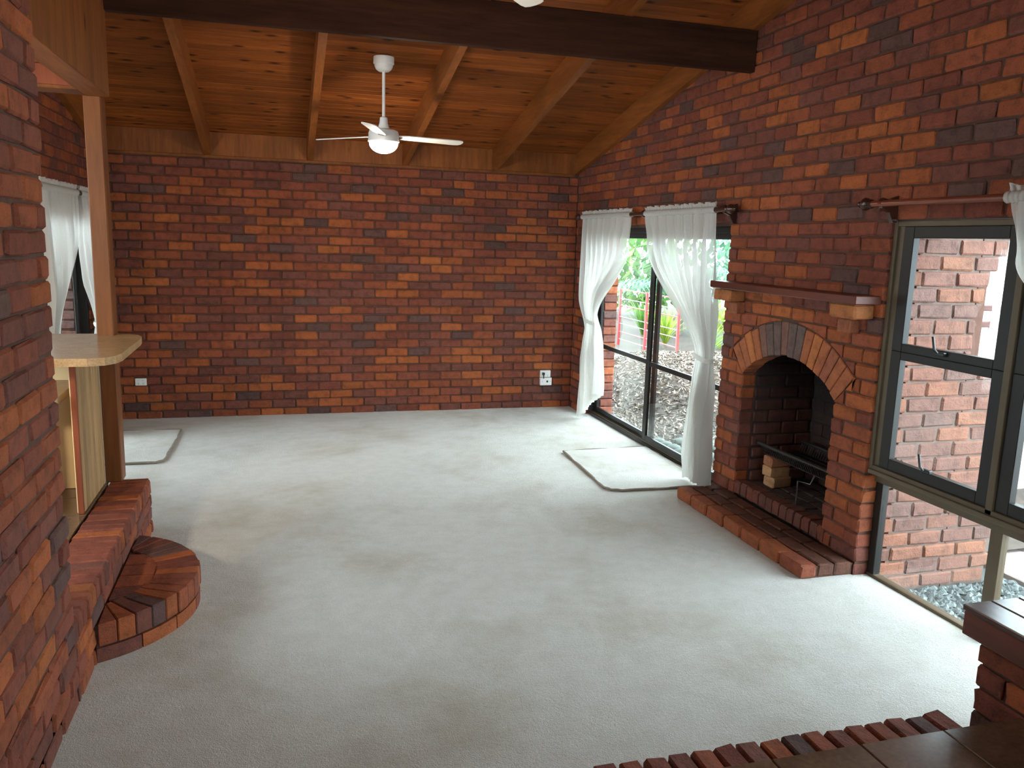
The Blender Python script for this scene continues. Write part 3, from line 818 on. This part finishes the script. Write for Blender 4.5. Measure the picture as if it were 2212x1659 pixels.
rod('curtain_rod', -.10, -3.40, -.36, 2.165, M['darkrod'], 'dark turned timber curtain rod above the sliding garden door', (-3.36, -1.95, -.40))
rod('curtain_rod', -.10, -6.75, -4.93, 2.150, M['rod'], 'reddish varnished timber curtain rod above the awning window', (-5.0, -6.7))
rod('curtain_rod', LX+.10, -2.50, -.45, 2.175, M['darkrod'], 'dark timber curtain rod behind the post', (-2.46, -1.28, -.48), dirx=-1)
def lerp_pts(pts, v):
    for (a, p), (b, q) in zip(pts, pts[1:]):
        if v <= b: 
            t = (v-a)/(b-a) if b > a else 0; t = t*t*(3-2*t); return p+(q-p)*t
    return pts[-1][1]
def curtain(label, X, ztop, left, right, zbot, tie, rng, dirx=-1, nf=9, group='sheer white curtains', nu=110, nvv=64, xoff=None):
    """left / right: y of the two edges down the drop (v 0..1); zbot: z at each lower corner; tie = v of the tieback or None"""
    r = empty('curtain', (X, (left[0][1]+right[0][1])/2, 0), label, 'curtain', group); yc = (left[0][1]+right[0][1])/2
    b = MB(); ph = rng.uniform(0, 6); fr = [rng.uniform(.7, 1.3) for _ in range(4)]
    for j in range(nvv+1):
        v = j/nvv
        for i in range(nu+1):
            u = i/nu; yl, yr = lerp_pts(left, v), lerp_pts(right, v)
            zb = zbot[0]+(zbot[1]-zbot[0])*u
            z = ztop+(zb-ztop)*v
            w = abs(yr-yl)
            uu = u+.012*math.sin(9*u+5*v+ph)
            y = yl+(yr-yl)*uu
            amp = .014+.045*min(1, v*3)*(.6+.4*math.sin(u*5+ph))
            if tie: amp *= .35+.65*min(1, abs(v-tie)/.16)
            x = amp*math.sin(2*math.pi*nf*uu*fr[0]+ph+1.3*math.sin(3*v+u*4)) + .4*amp*math.sin(2*math.pi*nf*2.3*uu+ph*2)
            z += .010*math.sin(2*math.pi*nf*uu+ph) if j > nvv*.9 else 0
            if tie: x += (-.045*math.exp(-((v-tie)/.10)**2))*0
            xs_ = lerp_pts(xoff, v) if xoff else 0
            xl = x+xs_
            if X > -1 and y < DY0+.03 and y > -3.6: xl = min(xl, -X-.016)
            b.v.append((xl, y-yc, z))
    for j in range(nvv):
        for i in range(nu):
            a = j*(nu+1)+i; b.f.append((a, a+1, a+nu+2, a+nu+1))
    b.build('voile', M['sheer'], r, True)
    # rod pocket wrapped around the pole, ruffle standing above it
    h = MB(); n2 = 160; y0_, y1_ = left[0][1], right[0][1]; rz = ztop+.022
    prof = [(.026*math.cos(R(a)), .026*math.sin(R(a))) for a in range(-80, 261, 34)]
    for i in range(n2+1):
        u = i/n2; q = 1+.10*math.sin(2*math.pi*31*u+ph)
        for px_, pz_ in prof: h.v.append((px_*q, y0_+(y1_-y0_)*u-yc, rz+pz_*q))
    m = len(prof)
    for i in range(n2):
        for k in range(m-1): h.f.append((i*m+k, i*m+k+1, (i+1)*m+k+1, (i+1)*m+k))
    base = len(h.v)
    for k, dz in enumerate((.022, .038, .056)):
        for i in range(n2+1):
            u = i/n2; h.v.append(((.004+.007*k)*math.sin(2*math.pi*24*u+ph+math.sin(9*u)), y0_+(y1_-y0_)*u-yc+.004*k*math.sin(40*u), rz+dz+(.007*math.sin(61*u+ph) if k == 2 else 0)))
    for k in range(2):
        for i in range(n2):
            a = base+k*(n2+1)+i; h.f.append((a, a+1, a+n2+2, a+n2+1))
    h.build('header', M['sheer'], r, True)
    if tie:
        yl, yr = lerp_pts(left, tie), lerp_pts(right, tie); zt = ztop+(zbot[0]+zbot[1]-2*ztop)/2*tie
        cx = lerp_pts(xoff, tie) if xoff else 0
        t = MB(); m_ = 28; ry = abs(yr-yl)/2+.012; cyy = (yl+yr)/2-yc
        for k in range(m_):
            a = 2*math.pi*k/m_
            for rr, dz in ((1.0, .02), (1.12, .0), (1.0, -.02)):
                t.v.append((cx+.052*rr*math.sin(a)+.003*math.sin(9*a), cyy+ry*rr*math.cos(a), zt+dz+.016*math.cos(a)+.003*math.sin(13*a)))
        for k in range(m_):
            for q in range(2):
                a = k*3+q; c_ = ((k+1) % m_)*3+q; t.f.append((a, c_, c_+1, a+1))
        t.build('tieback', M['sheer'], r, True)
    return r
rc = random.Random(11)
curtain('sheer white curtain tied back toward the room corner, at the sliding garden door', -.10, 2.143,
        [(0, -.44), (.40, -.50), (.545, -.64), (.62, -.62), (1, -.64)], [(0, -1.72), (.15, -1.66), (.545, -.90), (.65, -.98), (1, -1.12)], (.03, .36), .545, rc, nf=8,
        xoff=[(0, 0), (.545, .02), (1, .0)])
curtain('sheer white curtain tied back against the fireplace wall, at the sliding garden door', -.10, 2.143,
        [(0, -2.02), (.1, -2.10), (.525, -3.06), (.62, -3.03), (.9, -2.97), (1, -3.02)], [(0, -3.25), (.3, -3.25), (.525, -3.28), (.7, -3.29), (1, -3.34)], (.04, .05), .525, rc, nf=10,
        xoff=[(0, 0), (.525, .022), (1, .03)])
curtain('sheer white curtain bunched at the awning window', -.10, 2.128,
        [(0, -5.80), (.2, -5.86), (.55, -6.35), (1, -6.3)], [(0, -6.62), (1, -6.62)], (.9, .9), .55, rc, nf=7)
curtain('sheer white curtain gathered beside the rough brick wall end', LX+.10, 2.153,
        [(0, -2.42), (.5, -2.40), (1, -2.42)], [(0, -1.33), (.12, -1.36), (.5, -2.15), (1, -2.05)], (.05, .05), .52, rc, dirx=1, nf=8)
curtain('narrow sheer white curtain half hidden by the timber post', LX+.10, 2.153,
        [(0, -1.24), (.12, -1.22), (.5, -.80), (1, -.85)], [(0, -.50), (.5, -.54), (1, -.52)], (.05, .05), .52, rc, dirx=1, nf=6)

# ================================================================== BAR AND KITCHEN BENCH
bar = empty('breakfast_bar', (-4.33, -3.8, PZ), 'raised breakfast bar with tan laminate top wrapped around the post', 'bar')
ox, oy, oz = 4.33, 3.8, -PZ
poly = [(-5.0, -3.34), (-4.30, -3.34), (-4.30, -3.44), (-4.205, -3.44), (-4.205, -3.34), (-4.19, -3.34), (-4.13, -3.36), (-4.075, -3.41), (-4.045, -3.49), (-4.035, -3.60), (-4.03, -4.22), (-4.045, -4.31), (-4.085, -4.37), (-4.16, -4.40), (-5.0, -4.41)]
me = MB().prism([(x+ox, y+oy) for x, y in poly], 1.222+oz, 1.262+oz).mesh('bar_top')
link('bar_top', me, M['counter'], bar)
nbd = 8
for i in range(nbd):
    a = -4.015+.575*i/nbd; MB().bbox(-4.322+ox, -4.298+ox, a+.002+oy, a+.575/nbd-.002+oy, .0, 1.222+oz, .006).build('lining_board', M['groove'], bar)
MB().bbox(-4.326+ox, -4.297+ox, -4.040+oy, -4.015+oy, .0, 1.222+oz, .003).build('end_board', M['endboard'], bar)
MB().bbox(-4.336+ox, -4.322+ox, -4.015+oy, -3.44+oy, .0, 1.222+oz, .003).build('back_panel', M['cream'], bar)
MB().bbox(-5.0+ox, -4.336+ox, -3.53+oy, -3.50+oy, .0, 1.222+oz, .003).build('cross_panel', M['cream'], bar)
desk = empty('kitchen_worktop', (-4.7, -3.8, PZ), 'lower tan laminate worktop tucked behind the breakfast bar', 'worktop')
poly = [(-5.0, -3.54), (-4.40, -3.54), (-4.39, -3.58), (-4.375, -4.10), (-4.42, -4.16), (-5.0, -4.16)]
link('worktop', MB().prism([(x+4.7, y+3.8) for x, y in poly], .97-PZ, 1.012-PZ).mesh('worktop'), M['counter'], desk)
MB().bbox(-5.0+4.7, -4.62+4.7, -4.10+3.8, -3.56+3.8, .0, .97-PZ, .003).build('cabinet', M['cream'], desk)

# ================================================================== CEILING FANS
def fan(name, X, Y, zt, zb, R_, th, label, watts):
    f = empty(name, (X, Y, zt), label, 'ceiling fan', 'white ceiling fans')
    d = zb-zt
    MB().lathe([(.0, .01), (.082, .01), (.082, -.040), (.078, -.045), (.074, -.047), (.072, -.062), (.062, -.082), (.042, -.098), (.0, -.102)], n=36).build('canopy', M['fanwhite'], f, True)
    MB().tube([(0, 0, -.06), (0, 0, d+.10)], .0125, 14).build('downrod', M['fanwhite'], f, True)
    MB().lathe([(.0125, d+.150), (.030, d+.140), (.034, d+.10), (.045, d+.065), (.048, d+.05), (0, d+.05)], n=30).build('coupling_cover', M['fanwhite'], f, True)
    MB().lathe([(0, d+.052), (.085, d+.050), (.112, d+.040), (.120, d+.022), (.122, d-.030), (.126, d-.036), (.126, d-.046), (.116, d-.052), (0, d-.052)], n=40).build('motor_housing', M['fanwhite'], f, True)
    for k in range(3):
        a = R(th+120*k); b = MB(); pts = [(.115, .034), (.20, .050), (R_-.06, .058), (R_-.018, .050), (R_-.004, .028), (R_, .0), (R_-.004, -.030), (R_-.02, -.054), (R_-.06, -.060), (.20, -.052), (.115, -.036)]
        n = len(pts); v = [(x, y, s*.0035) for s in (-1, 1) for x, y in pts]
        fa = [tuple(range(n))[::-1], tuple(range(n, 2*n))]+[(i, (i+1)%n, n+(i+1)%n, n+i) for i in range(n)]
        pm = Matrix.Translation((0, 0, d)) @ Matrix.Rotation(a, 4, 'Z') @ Matrix.Rotation(R(-11), 4, 'X')
        b.add([pm @ Vector(p) for p in v], fa); bl = b.build('blade', M['fanwhite'], f)
        h = MB(); h.add([pm @ Vector(p) for p in [(.10, -.02, -.004), (.155, -.02, -.004), (.155, .02, -.004), (.10, .02, -.004), (.10, -.02, -.010), (.155, -.02, -.010), (.155, .02, -.010), (.10, .02, -.010)]],
                        [(0,3,2,1),(4,5,6,7),(0,1,5,4),(1,2,6,5),(2,3,7,6),(3,0,4,7)]); h.build('blade_bracket', M['steel'], bl)
    MB().lathe([(.115, d-.046)]+[(.115*math.cos(t), d-.056-.082*math.sin(t)) for t in [math.pi/2*i/10 for i in range(11)]], n=36).build('light_dome', M['lamp'], f, True)
    ld = bpy.data.lights.new('fan_lamp', 'POINT'); ld.energy = watts; ld.color = (1, .86, .66); ld.shadow_soft_size = .09
    lo = bpy.data.objects.new('fan_lamp', ld); C.objects.link(lo); lo.parent = f; lo.location = (0, 0, d-.24)
    return f
fan('ceiling_fan', -2.414, -2.0, zc(-2.0), 2.690, .70, 14, 'white three-blade ceiling fan lit in front of the wide brick wall', 22)
fan('ceiling_fan', -2.40, -5.05, zc(-5.05), 3.098, .72, 50, 'white ceiling fan before the dark cross beam, only a blade tip showing', 22)

kl = empty('kitchen_light', (-5.3, -6.9, 2.2), 'round opal pendant light in the kitchen behind the brick wall', 'pendant light')  # added pendant, never in view, brightens the cream bar panels
MB().lathe([(0, .09), (.15, .09), (.155, .05), (.15, .045)], n=28).build('rim', M['fanwhite'], kl, True)
MB().tube([(0, 0, .08), (0, 0, zc(-6.9)-2.2)], .006, 8).build('cord', M['fanwhite'], kl, True)
MB().lathe([(.148*math.cos(t), .05-.06*math.sin(t)) for t in [math.pi/2*i/8 for i in range(9)]], n=28).build('opal_dome', M['lamp'], kl, True)
ld = bpy.data.lights.new('kitchen_lamp', 'POINT'); ld.energy = 190; ld.color = (1, .86, .66); ld.shadow_soft_size = .1
lo = bpy.data.objects.new('kitchen_lamp', ld); C.objects.link(lo); lo.parent = kl; lo.location = (0, 0, -.14)

# ================================================================== SMALL WALL FITTINGS
def outlet(label, x0, x1, z0, z1, double=True, cable=False):
    o = empty('power_outlet', ((x0+x1)/2, 0, (z0+z1)/2), label, 'power outlet'); w, h = x1-x0, z1-z0
    MB().bbox(-w/2, w/2, -.014, .02, -h/2, h/2, .004).build('plate', M['white'], o)
    for s in (-1, 1):
        MB().bbox(s*w*.22-.010, s*w*.22+.010, -.018, -.012, h*.14, h*.14+.014, .002).build('switch', M['white'], o)
        for dx, a in ((-.006, 1), (.006, 1), (0, 0)):
            MB().bbox(s*w*.22+dx-.0016, s*w*.22+dx+.0016, -.0152, -.013, -h*.22-(0 if a else .012), -h*.22+.008-(0 if a else .012), .0003).build('pin_slot', M['black'], o)
    return o
outlet('white double power outlet near the bar end of the brick wall', -4.662, -4.555, .345, .418)
o = outlet('upper white outlet with a black plug, near the brick corner', -.376, -.250, .354, .432)
MB().bbox(-.040, -.016, -.045, -.010, -.012, .018, .004).tube([(-.028, -.04, 0), (-.030, -.046, -.05)], .006, 6).build('plug', M['black'], o)
tb = empty('telephone_box', (-.308, 0, .307), 'cream socket box below the outlet near the brick corner', 'socket box')
MB().bbox(-.070, .070, -.032, .02, -.047, .043, .005).build('plate', M['white'], tb)
MB().bbox(.004, .024, -.036, -.03, -.012, .010, .002).build('jack', M['black'], tb)
for s in (-.045, .05): MB().lathe([(0, -.0335), (.004, -.0335), (.004, -.031)], (s, 0, -.002), 8, 'y').build('screw', M['steel'], tb)

# carpet offcut mats
def mat(label, poly, z=.004, th=.014):
    o = empty('carpet_mat', (sum(p[0] for p in poly)/len(poly), sum(p[1] for p in poly)/len(poly), 0), label, 'mat'); cx, cy = o.location.x, o.location.y
    pts = [(x-cx, y-cy) for x, y in poly]
    me = MB().prism(pts, z, z+th).mesh('pile'); link('pile', me, M['carpet'], o)
    pp = pts+[pts[0]]; dense = []
    rr = random.Random(4)
    for (a, b), (c, d) in zip(pp, pp[1:]):
        n = max(2, int(math.hypot(c-a, d-b)/.06))
        for k in range(n): dense.append((a+(c-a)*k/n+rr.uniform(-.002, .002), b+(d-b)*k/n+rr.uniform(-.002, .002), z+th*.55+.003*math.sin(k*.9)))
    dense.append(dense[0]); MB().tube(dense, .0095, 6, False).build('binding', M['bind'], o, True)
    return o
mat('cream carpet mat with brown bound edge at the sliding garden door', [(.055, -1.97), (-.775, -1.995), (-.80, -2.6), (-.825, -3.10), (-.79, -3.165), (-.71, -3.20), (.055, -3.215)])
mat('cream carpet mat with brown bound edge beside the bar post', [(-4.80, -.60), (-4.18, -.61), (-4.185, -1.30), (-4.20, -1.72), (-4.25, -1.775), (-4.80, -1.76)])

# ================================================================== OUTSIDE
def gz(x, y):
    sm = lambda t: max(0, min(1, t))**2*(3-2*max(0, min(1, t)))
    h = -.06+.46*sm((y+1.9)/3.2)*sm((x-.45)/1.1)
    if y > 1.5: h -= .30*sm((y-1.5)/1.0)
    return h+.035*noise.noise(Vector((x*1.6, y*1.6, 3)))
g = MB(); NX, NY = 60, 90
for j in range(NY+1):
    for i in range(NX+1):
        x = .17+13*(i/NX)**1.6; y = -4.7+19*(j/NY)**1.2; g.v.append((x, y, gz(x, y)))
for j in range(NY):
    for i in range(NX):
        a = j*(NX+1)+i; g.f.append((a, a+1, a+NX+2, a+NX+1))
gd = g.build('garden_ground', M['soil'], smooth=True); tag(gd, 'mulched garden ground outside the sliding door', 'ground', kind='structure')
rg = random.Random(21)
b = MB()
for i in range(15000):
    x = .235+3.56*rg.random()**1.3; y = -3.22+5.35*rg.random()
    if x < .44 and y > -.56: continue
    if math.hypot(x-2.45, y-.42) < .20: continue
    L, w, t = rg.uniform(.015, .055), rg.uniform(.006, .014), .003
    m = Matrix.Translation((x, y, gz(x, y)+rg.uniform(.002, .016))) @ Matrix.Rotation(rg.uniform(0, 6.3), 4, 'Z') @ Matrix.Rotation(rg.gauss(0, .45), 4, 'Y') @ Matrix.Rotation(rg.gauss(0, .45), 4, 'X')
    b.add([m @ Vector(p) for p in ((-L, -w*.4, 0), (0, -w, t), (L, 0, 0), (0, w, t), (0, 0, -t))], [(0, 1, 2, 3), (0, 4, 1), (1, 4, 2), (2, 4, 3), (3, 4, 0)])
o = b.build('bark_mulch', M['chips']); tag(o, 'pale bark chip mulch covering the garden bank', 'mulch', kind='stuff')
def stone_mesh(seed):
    bm = bmesh.new(); bmesh.ops.create_icosphere(bm, subdivisions=1, radius=1)
    for v in bm.verts: v.co *= 1+.22*noise.noise(v.co*1.3+Vector((seed*3.1, 0, 0)))
    me = bpy.data.meshes.new('stone'); bm.to_mesh(me); bm.free()
    for p in me.polygons: p.use_smooth = True
    return me
sm_ = [stone_mesh(i) for i in range(4)]
for m_ in sm_: m_.materials.append(M['bigpebble'])
for i in range(16):
    o = bpy.data.objects.new('stone', sm_[i % 4]); C.objects.link(o); k = rg.uniform(.054, .063)
    x = .37+.20*(i % 3)+rg.uniform(-.006, .006); y = -1.62-.158*(i//3)-.05*(i % 3)+rg.uniform(-.005, .005)
    o.location = (x, y, gz(x, y)+k*.66); o.scale = (k*1.3, k, k*.85); o.rotation_euler = (0, 0, rg.uniform(-.12, .12))
    tag(o, 'smooth green-grey stone lying on the mulch just outside the sliding door', 'stone', 'stones outside the sliding door')
def leafy(name, label, base, kind, mat, n, h, spread, seed, group='garden plants', cat='plant'):
    r = random.Random(seed); b = MB(); stem = MB()
    for i in range(n):
        az = r.uniform(0, 6.283); 
        if kind == 'strap':
            L = h*r.uniform(.7, 1.15); w = .02*h+.012; lean = r.uniform(.25, 1.0)*spread; seg = 6; pts = []
            for k in range(seg+1):
                t = k/seg; d = lean*t**1.6; z = L*(t-.45*t*t*lean); pts.append((Vector((math.cos(az)*d, math.sin(az)*d, z)), w*(1-t)**.6*(.5+t*.8)))
            sd = Vector((-math.sin(az), math.cos(az), 0)); v = []
            for p, ww in pts: v += [p-sd*ww, p+sd*ww]
            b.add(v, [(2*k, 2*k+1, 2*k+3, 2*k+2) for k in range(seg)])
        elif kind == 'palm':
            L = h*r.uniform(.8, 1.1); seg = 16; el = r.uniform(.35, 1.2); prev = None
            for k in range(1, seg+1):
                t = k/seg; d = L*spread*t*math.cos(el); z = h*.35+L*(t*math.sin(el)-.55*t*t); p = Vector((math.cos(az)*d, math.sin(az)*d, z))
                sd = Vector((-math.sin(az), math.cos(az), 0)); fw = Vector((math.cos(az), math.sin(az), -.3))
                ll = .34*L*math.sin(math.pi*min(1, t*.9+.1))+.03
                for s in (-1, 1):
                    tip = p+sd*s*ll*.8+fw*ll*.55+Vector((0, 0, -.25*ll)); wv = fw.normalized()*.014*L
                    b.add([p-wv, p+wv, tip], [(0, 1, 2)])
                if prev: b.add([prev-sd*.008, prev+sd*.008, p+sd*.006, p-sd*.006], [(0, 1, 2, 3)])
                prev = p
        else:
            rr = spread*abs(r.gauss(.55, .3)); p = Vector((math.cos(az)*rr, math.sin(az)*rr, h*r.uniform(.12, 1)*(1-.35*(rr/spread)**2)))
            s = r.uniform(.05, .11)*(1+.4*h); q = Matrix.Rotation(r.uniform(0, 6.3), 4, 'Z') @ Matrix.Rotation(r.uniform(.2, 1.2), 4, 'X')
            b.add([p+q @ Vector(c)*s for c in ((-.45, 0, 0), (0, -.9, .1), (.45, 0, 0), (0, 1.1, .15))], [(0, 1, 2, 3)])
    root = empty(name, base, label, cat, group)
    me = bpy.data.meshes.new('foliage'); me.from_pydata(b.v, [], b.f); me.update(); link('foliage', me, mat, root)
    stem.tube([(0, 0, -.05), (.01*h, 0, h*.35)], [.03*h+.01, .015*h+.006], 6).build('stem', M['bark'], root)
    return root
for i, (x, y, kind, mt, n, h, sp, lab) in enumerate((
    (3.3, 4.2, 'strap', 'leafC', 60, .75, .55, 'yellow-green strap-leaf clump growing inside the red trellis'),
    (3.4, 5.35, 'strap', 'leafA', 60, .9, .6, 'dark strap-leaf clump at the far post of the red trellis'),
    (4.75, 4.0, 'bush', 'leafC', 320, 1.0, .6, 'yellow-green leafy shrub behind the red trellis'),
    (3.0, 2.2, 'strap', 'leafA', 50, .6, .5, 'green strap-leaf clump beside the weathered sleepers'),
    (4.6, 6.2, 'palm', 'leafB', 16, 2.3, .9, 'large arching blue-green palm at the back of the garden'),
    (7.6, 6.4, 'palm', 'leafB', 16, 2.6, .9, 'tall feathery palm next to the large arching palm'),
    (5.6, 9.6, 'bush', 'leafA', 900, 2.6, 1.3, 'broad dark green bush at the garden end'),
    (9.2, 11.0, 'bush', 'leafB', 900, 3.0, 1.5, 'blue-green bush behind the palms'),
    (2.2, 9.9, 'bush', 'leafB', 700, 2.0, 1.1, 'low blue-green bush beyond the trellis'),
    (9.3, 4.2, 'bush', 'leafA', 700, 2.2, 1.0, 'dense green shrub behind the tree trunk'),
    (6.9, 1.6, 'bush', 'leafB', 500, 1.7, .8, 'bluish shrub near the tree trunk'),
    (12.0, 7.5, 'bush', 'leafA', 900, 3.2, 1.6, 'tall green hedge bush far behind the tree'))):
    leafy('garden_plant', lab, (x, y, gz(x, y)), kind, M[mt], n, h, sp, 100+i)
pp = MB(); NP = 26
for j in range(13):
    for i in range(NP+1):
        x = .9+6.5*i/NP; y = 1.75+1.25*j/12+.15*math.sin(x); pp.v.append((x, y, gz(x, y)+.035))
for j in range(12):
    for i in range(NP): a = j*(NP+1)+i; pp.f.append((a, a+1, a+NP+2, a+NP+1))
tag(pp.build('garden_path', M['pale'], smooth=True), 'pale sunlit path running behind the mulch bank', 'path', kind='structure')
# red trellis
tr = empty('garden_trellis', (2.6, 3.5, gz(2.6, 3.5)), 'red steel trellis frame with strung wires in the garden', 'trellis')
bz = -.1
for y in (-1.1, 0.05, 1.15):
    MB().tube([(0, y, bz), (0, y, 1.02 if y else .55)], .026, 8).build('post', M['red'], tr, True)
for z in (.25, .72, 1.0): MB().tube([(0, -1.1, z), (0, 1.15, z)], .010, 6).build('rail', M['red'], tr, True)
for z in (.12, .40, .52, .84): MB().tube([(0, -1.1, z), (0, 1.15, z)], .006, 5).build('wire', M['wire'], tr)
for i in range(5):
    o = MB().bbox(-1.1, 1.1, -.05, .05, -.09, .09, .012).build('sleeper', M['sleeper']); x, y = 4.65, 2.75
    o.location = (x, y+.02*i, gz(x, y)+.05+.179*i); o.rotation_euler = (0, 0, R(20)+.01*i)
    tag(o, ['weathered grey timber sleeper resting on the ground below the others', 'weathered grey sleeper second from the ground', 'weathered grey sleeper in the middle of the retaining stack', 'weathered grey sleeper second from the top', 'weathered grey sleeper topping the retaining stack'][i], 'sleeper', 'retaining sleepers')
tk = empty('tree', (2.45, .42, gz(2.45, .42)), 'pale grey tree trunk with a high canopy outside the sliding door', 'tree')
MB().tube([(.04, 0, -.2), (0, 0, .3), (-.03, .02, 1.0), (.03, .0, 1.9), (.1, .05, 3.2), (.15, .1, 4.4)], [.22, .15, .13, .125, .11, .08], 14).build('trunk', M['bark'], tk, True)
r = random.Random(77); b = MB()
for i in range(1500):
    p = Vector((r.gauss(.3, .8), r.gauss(.4, .9), 4.6+r.gauss(0, .5))); s = r.uniform(.06, .14); q = Matrix.Rotation(r.uniform(0, 6.3), 4, 'Z') @ Matrix.Rotation(r.uniform(-1, 1), 4, 'X')
    b.add([p+q @ Vector(c)*s for c in ((-.45, 0, 0), (0, -.9, .1), (.45, 0, 0), (0, 1.1, .15))], [(0, 1, 2, 3)])
me = bpy.data.meshes.new('crown'); me.from_pydata(b.v, [], b.f); link('crown', me, M['leafA'], tk)

# patio outside the awning window
pt = MB().box(.145, 9, -12, -4.72, -.4, -.125).build('patio_base', M['bed']); tag(pt, 'gravel bed and paved patio outside the awning window', 'ground', kind='structure')
rg = random.Random(8); b = MB()
for i in range(4200):
    x = .19+.94*rg.random(); y = -6.8+1.785*rg.random(); s = rg.uniform(.010, .026)
    m = Matrix.Translation((x, y, -.12+s*.3)) @ Matrix.Rotation(rg.uniform(0, 6.3), 4, 'Z') @ Matrix.Diagonal((s*1.4, s, s*.7, 1))
    b.add([m @ Vector(p) for p in ((1,0,0),(-1,0,0),(0,1,0),(0,-1,0),(.0,0,1),(.0,0,-1))], [(0,2,4),(2,1,4),(1,3,4),(3,0,4),(2,0,5),(1,2,5),(3,1,5),(0,3,5)])
o = b.build('gravel', M['stones'], smooth=True); tag(o, 'grey pebble gravel strip at the foot of the window', 'gravel', kind='stuff')
for i in range(12):
    for j in range(14):
        x0 = 1.16+i*.46; y0 = -8.6+j*.31+(.15 if i % 2 else 0)
        MB().bbox(x0+.006, x0+.454, y0+.006, y0+.304, -.14, -.098+rg.uniform(-.003, .003), .006).build('paver', M['paver'], pt)
# wing wall with arched opening
ww = empty('garden_wall', (.6, -5.1, -.15), 'sunlit brick wing wall with an arched opening outside the awning window', 'wall')
wo = Vector((.6, -5.1, -.15))
WXE = .955; OX, OZ, OC, ORr = .63, 1.26, 1.53, .90     # opening jamb x, sill z, arch centre x, radius; springing:
OS = 1.40
def wtop(x): return 3.0
core = MB()
core.box(.20-wo.x, OX-.008-wo.x, -4.990-wo.y, -4.79-wo.y, -.1, 3.1)
core.box(OX-wo.x, WXE-.01-wo.x, -4.990-wo.y, -4.79-wo.y, -.1, OZ-.02+.15)
import itertools
for k in range(60):
    xa = OX+(2.8-OX)*k/60; xb_ = OX+(2.8-OX)*(k+1)/60; xm = (xa+xb_)/2
    dd = ORr**2-(xm-OC)**2
    zb = OS+math.sqrt(dd) if dd > 0 else (OS if xm < OC else -.1)
    if xm < OC-ORr: zb = OS
    core.box(xa-wo.x, xb_-wo.x, -4.990-wo.y, -4.79-wo.y, zb+.02+.15, 3.1)
core.build('core', M['ext_mortar'], ww)
B = Bricks(ww)
def wholes(r):
    zm = (zj(r)+zj(r+1))/2; h = []
    if zm < OZ: h.append((WXE+B.rng.uniform(-.02, .02), 9))
    elif zm < OS: h.append((OX, OC+ORr))
    else:
        dd = ORr**2-(zm-OS)**2
        if dd > 0: w = math.sqrt(dd); h.append((OC-w, OC+w))
    return h
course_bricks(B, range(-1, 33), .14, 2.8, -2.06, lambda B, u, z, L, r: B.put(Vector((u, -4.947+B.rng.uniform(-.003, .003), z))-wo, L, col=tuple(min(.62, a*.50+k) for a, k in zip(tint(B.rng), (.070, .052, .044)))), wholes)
B.finish()
# pale fence seen through the opening
fn = empty('timber_fence', (3.2, -3.6, -.12), 'pale upright board fence seen through the arched opening', 'fence')
for i in range(22):
    MB().bbox(-1.6+i*.15, -1.6+i*.15+.14, -.012, .012, 0, 2.3, .004).build('fence_board', M['pale'], fn)
for z in (1.45, 1.58): MB().bbox(-1.6, 1.7, -.06, -.012, z, z+.04, .004).build('fence_rail', M['mantel'], fn)
# outside the left door
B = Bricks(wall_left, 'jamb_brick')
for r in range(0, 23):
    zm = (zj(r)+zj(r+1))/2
    B.put((LX-.238, LY1+.046, zm), .215 if r % 2 else .225, D=.10, col=tuple(min(.6, a*.9+.12) for a in tint(B.rng)))  # daylight on the outer jamb is put into the paler brick tint
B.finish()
sg = MB().box(-14, LX-.36, -9, 6, -.3, -.1).build('side_paving', M['paver']); tag(sg, 'pale paving outside the curtained side door', 'ground', kind='structure')

# portals let daylight sampling find the openings
portal('portal_door', (.40, -1.86, 1.02), 2.88, 2.05, (-1, 0, 0))
portal('portal_window', (.40, -6.55, 1.03), 3.1, 2.05, (-1, 0, 0))
portal('portal_side_door', (LX-.40, -1.475, 1.02), 1.75, 2.06, (1, 0, 0))
portal('portal_kitchen', (-7.45, -6.05, 1.85), 5.9, 1.2, (1, 0, 0))
portal('portal_back', (-1.8, -11.55, 1.55), 2.2, 1.4, (0, 1, 0))
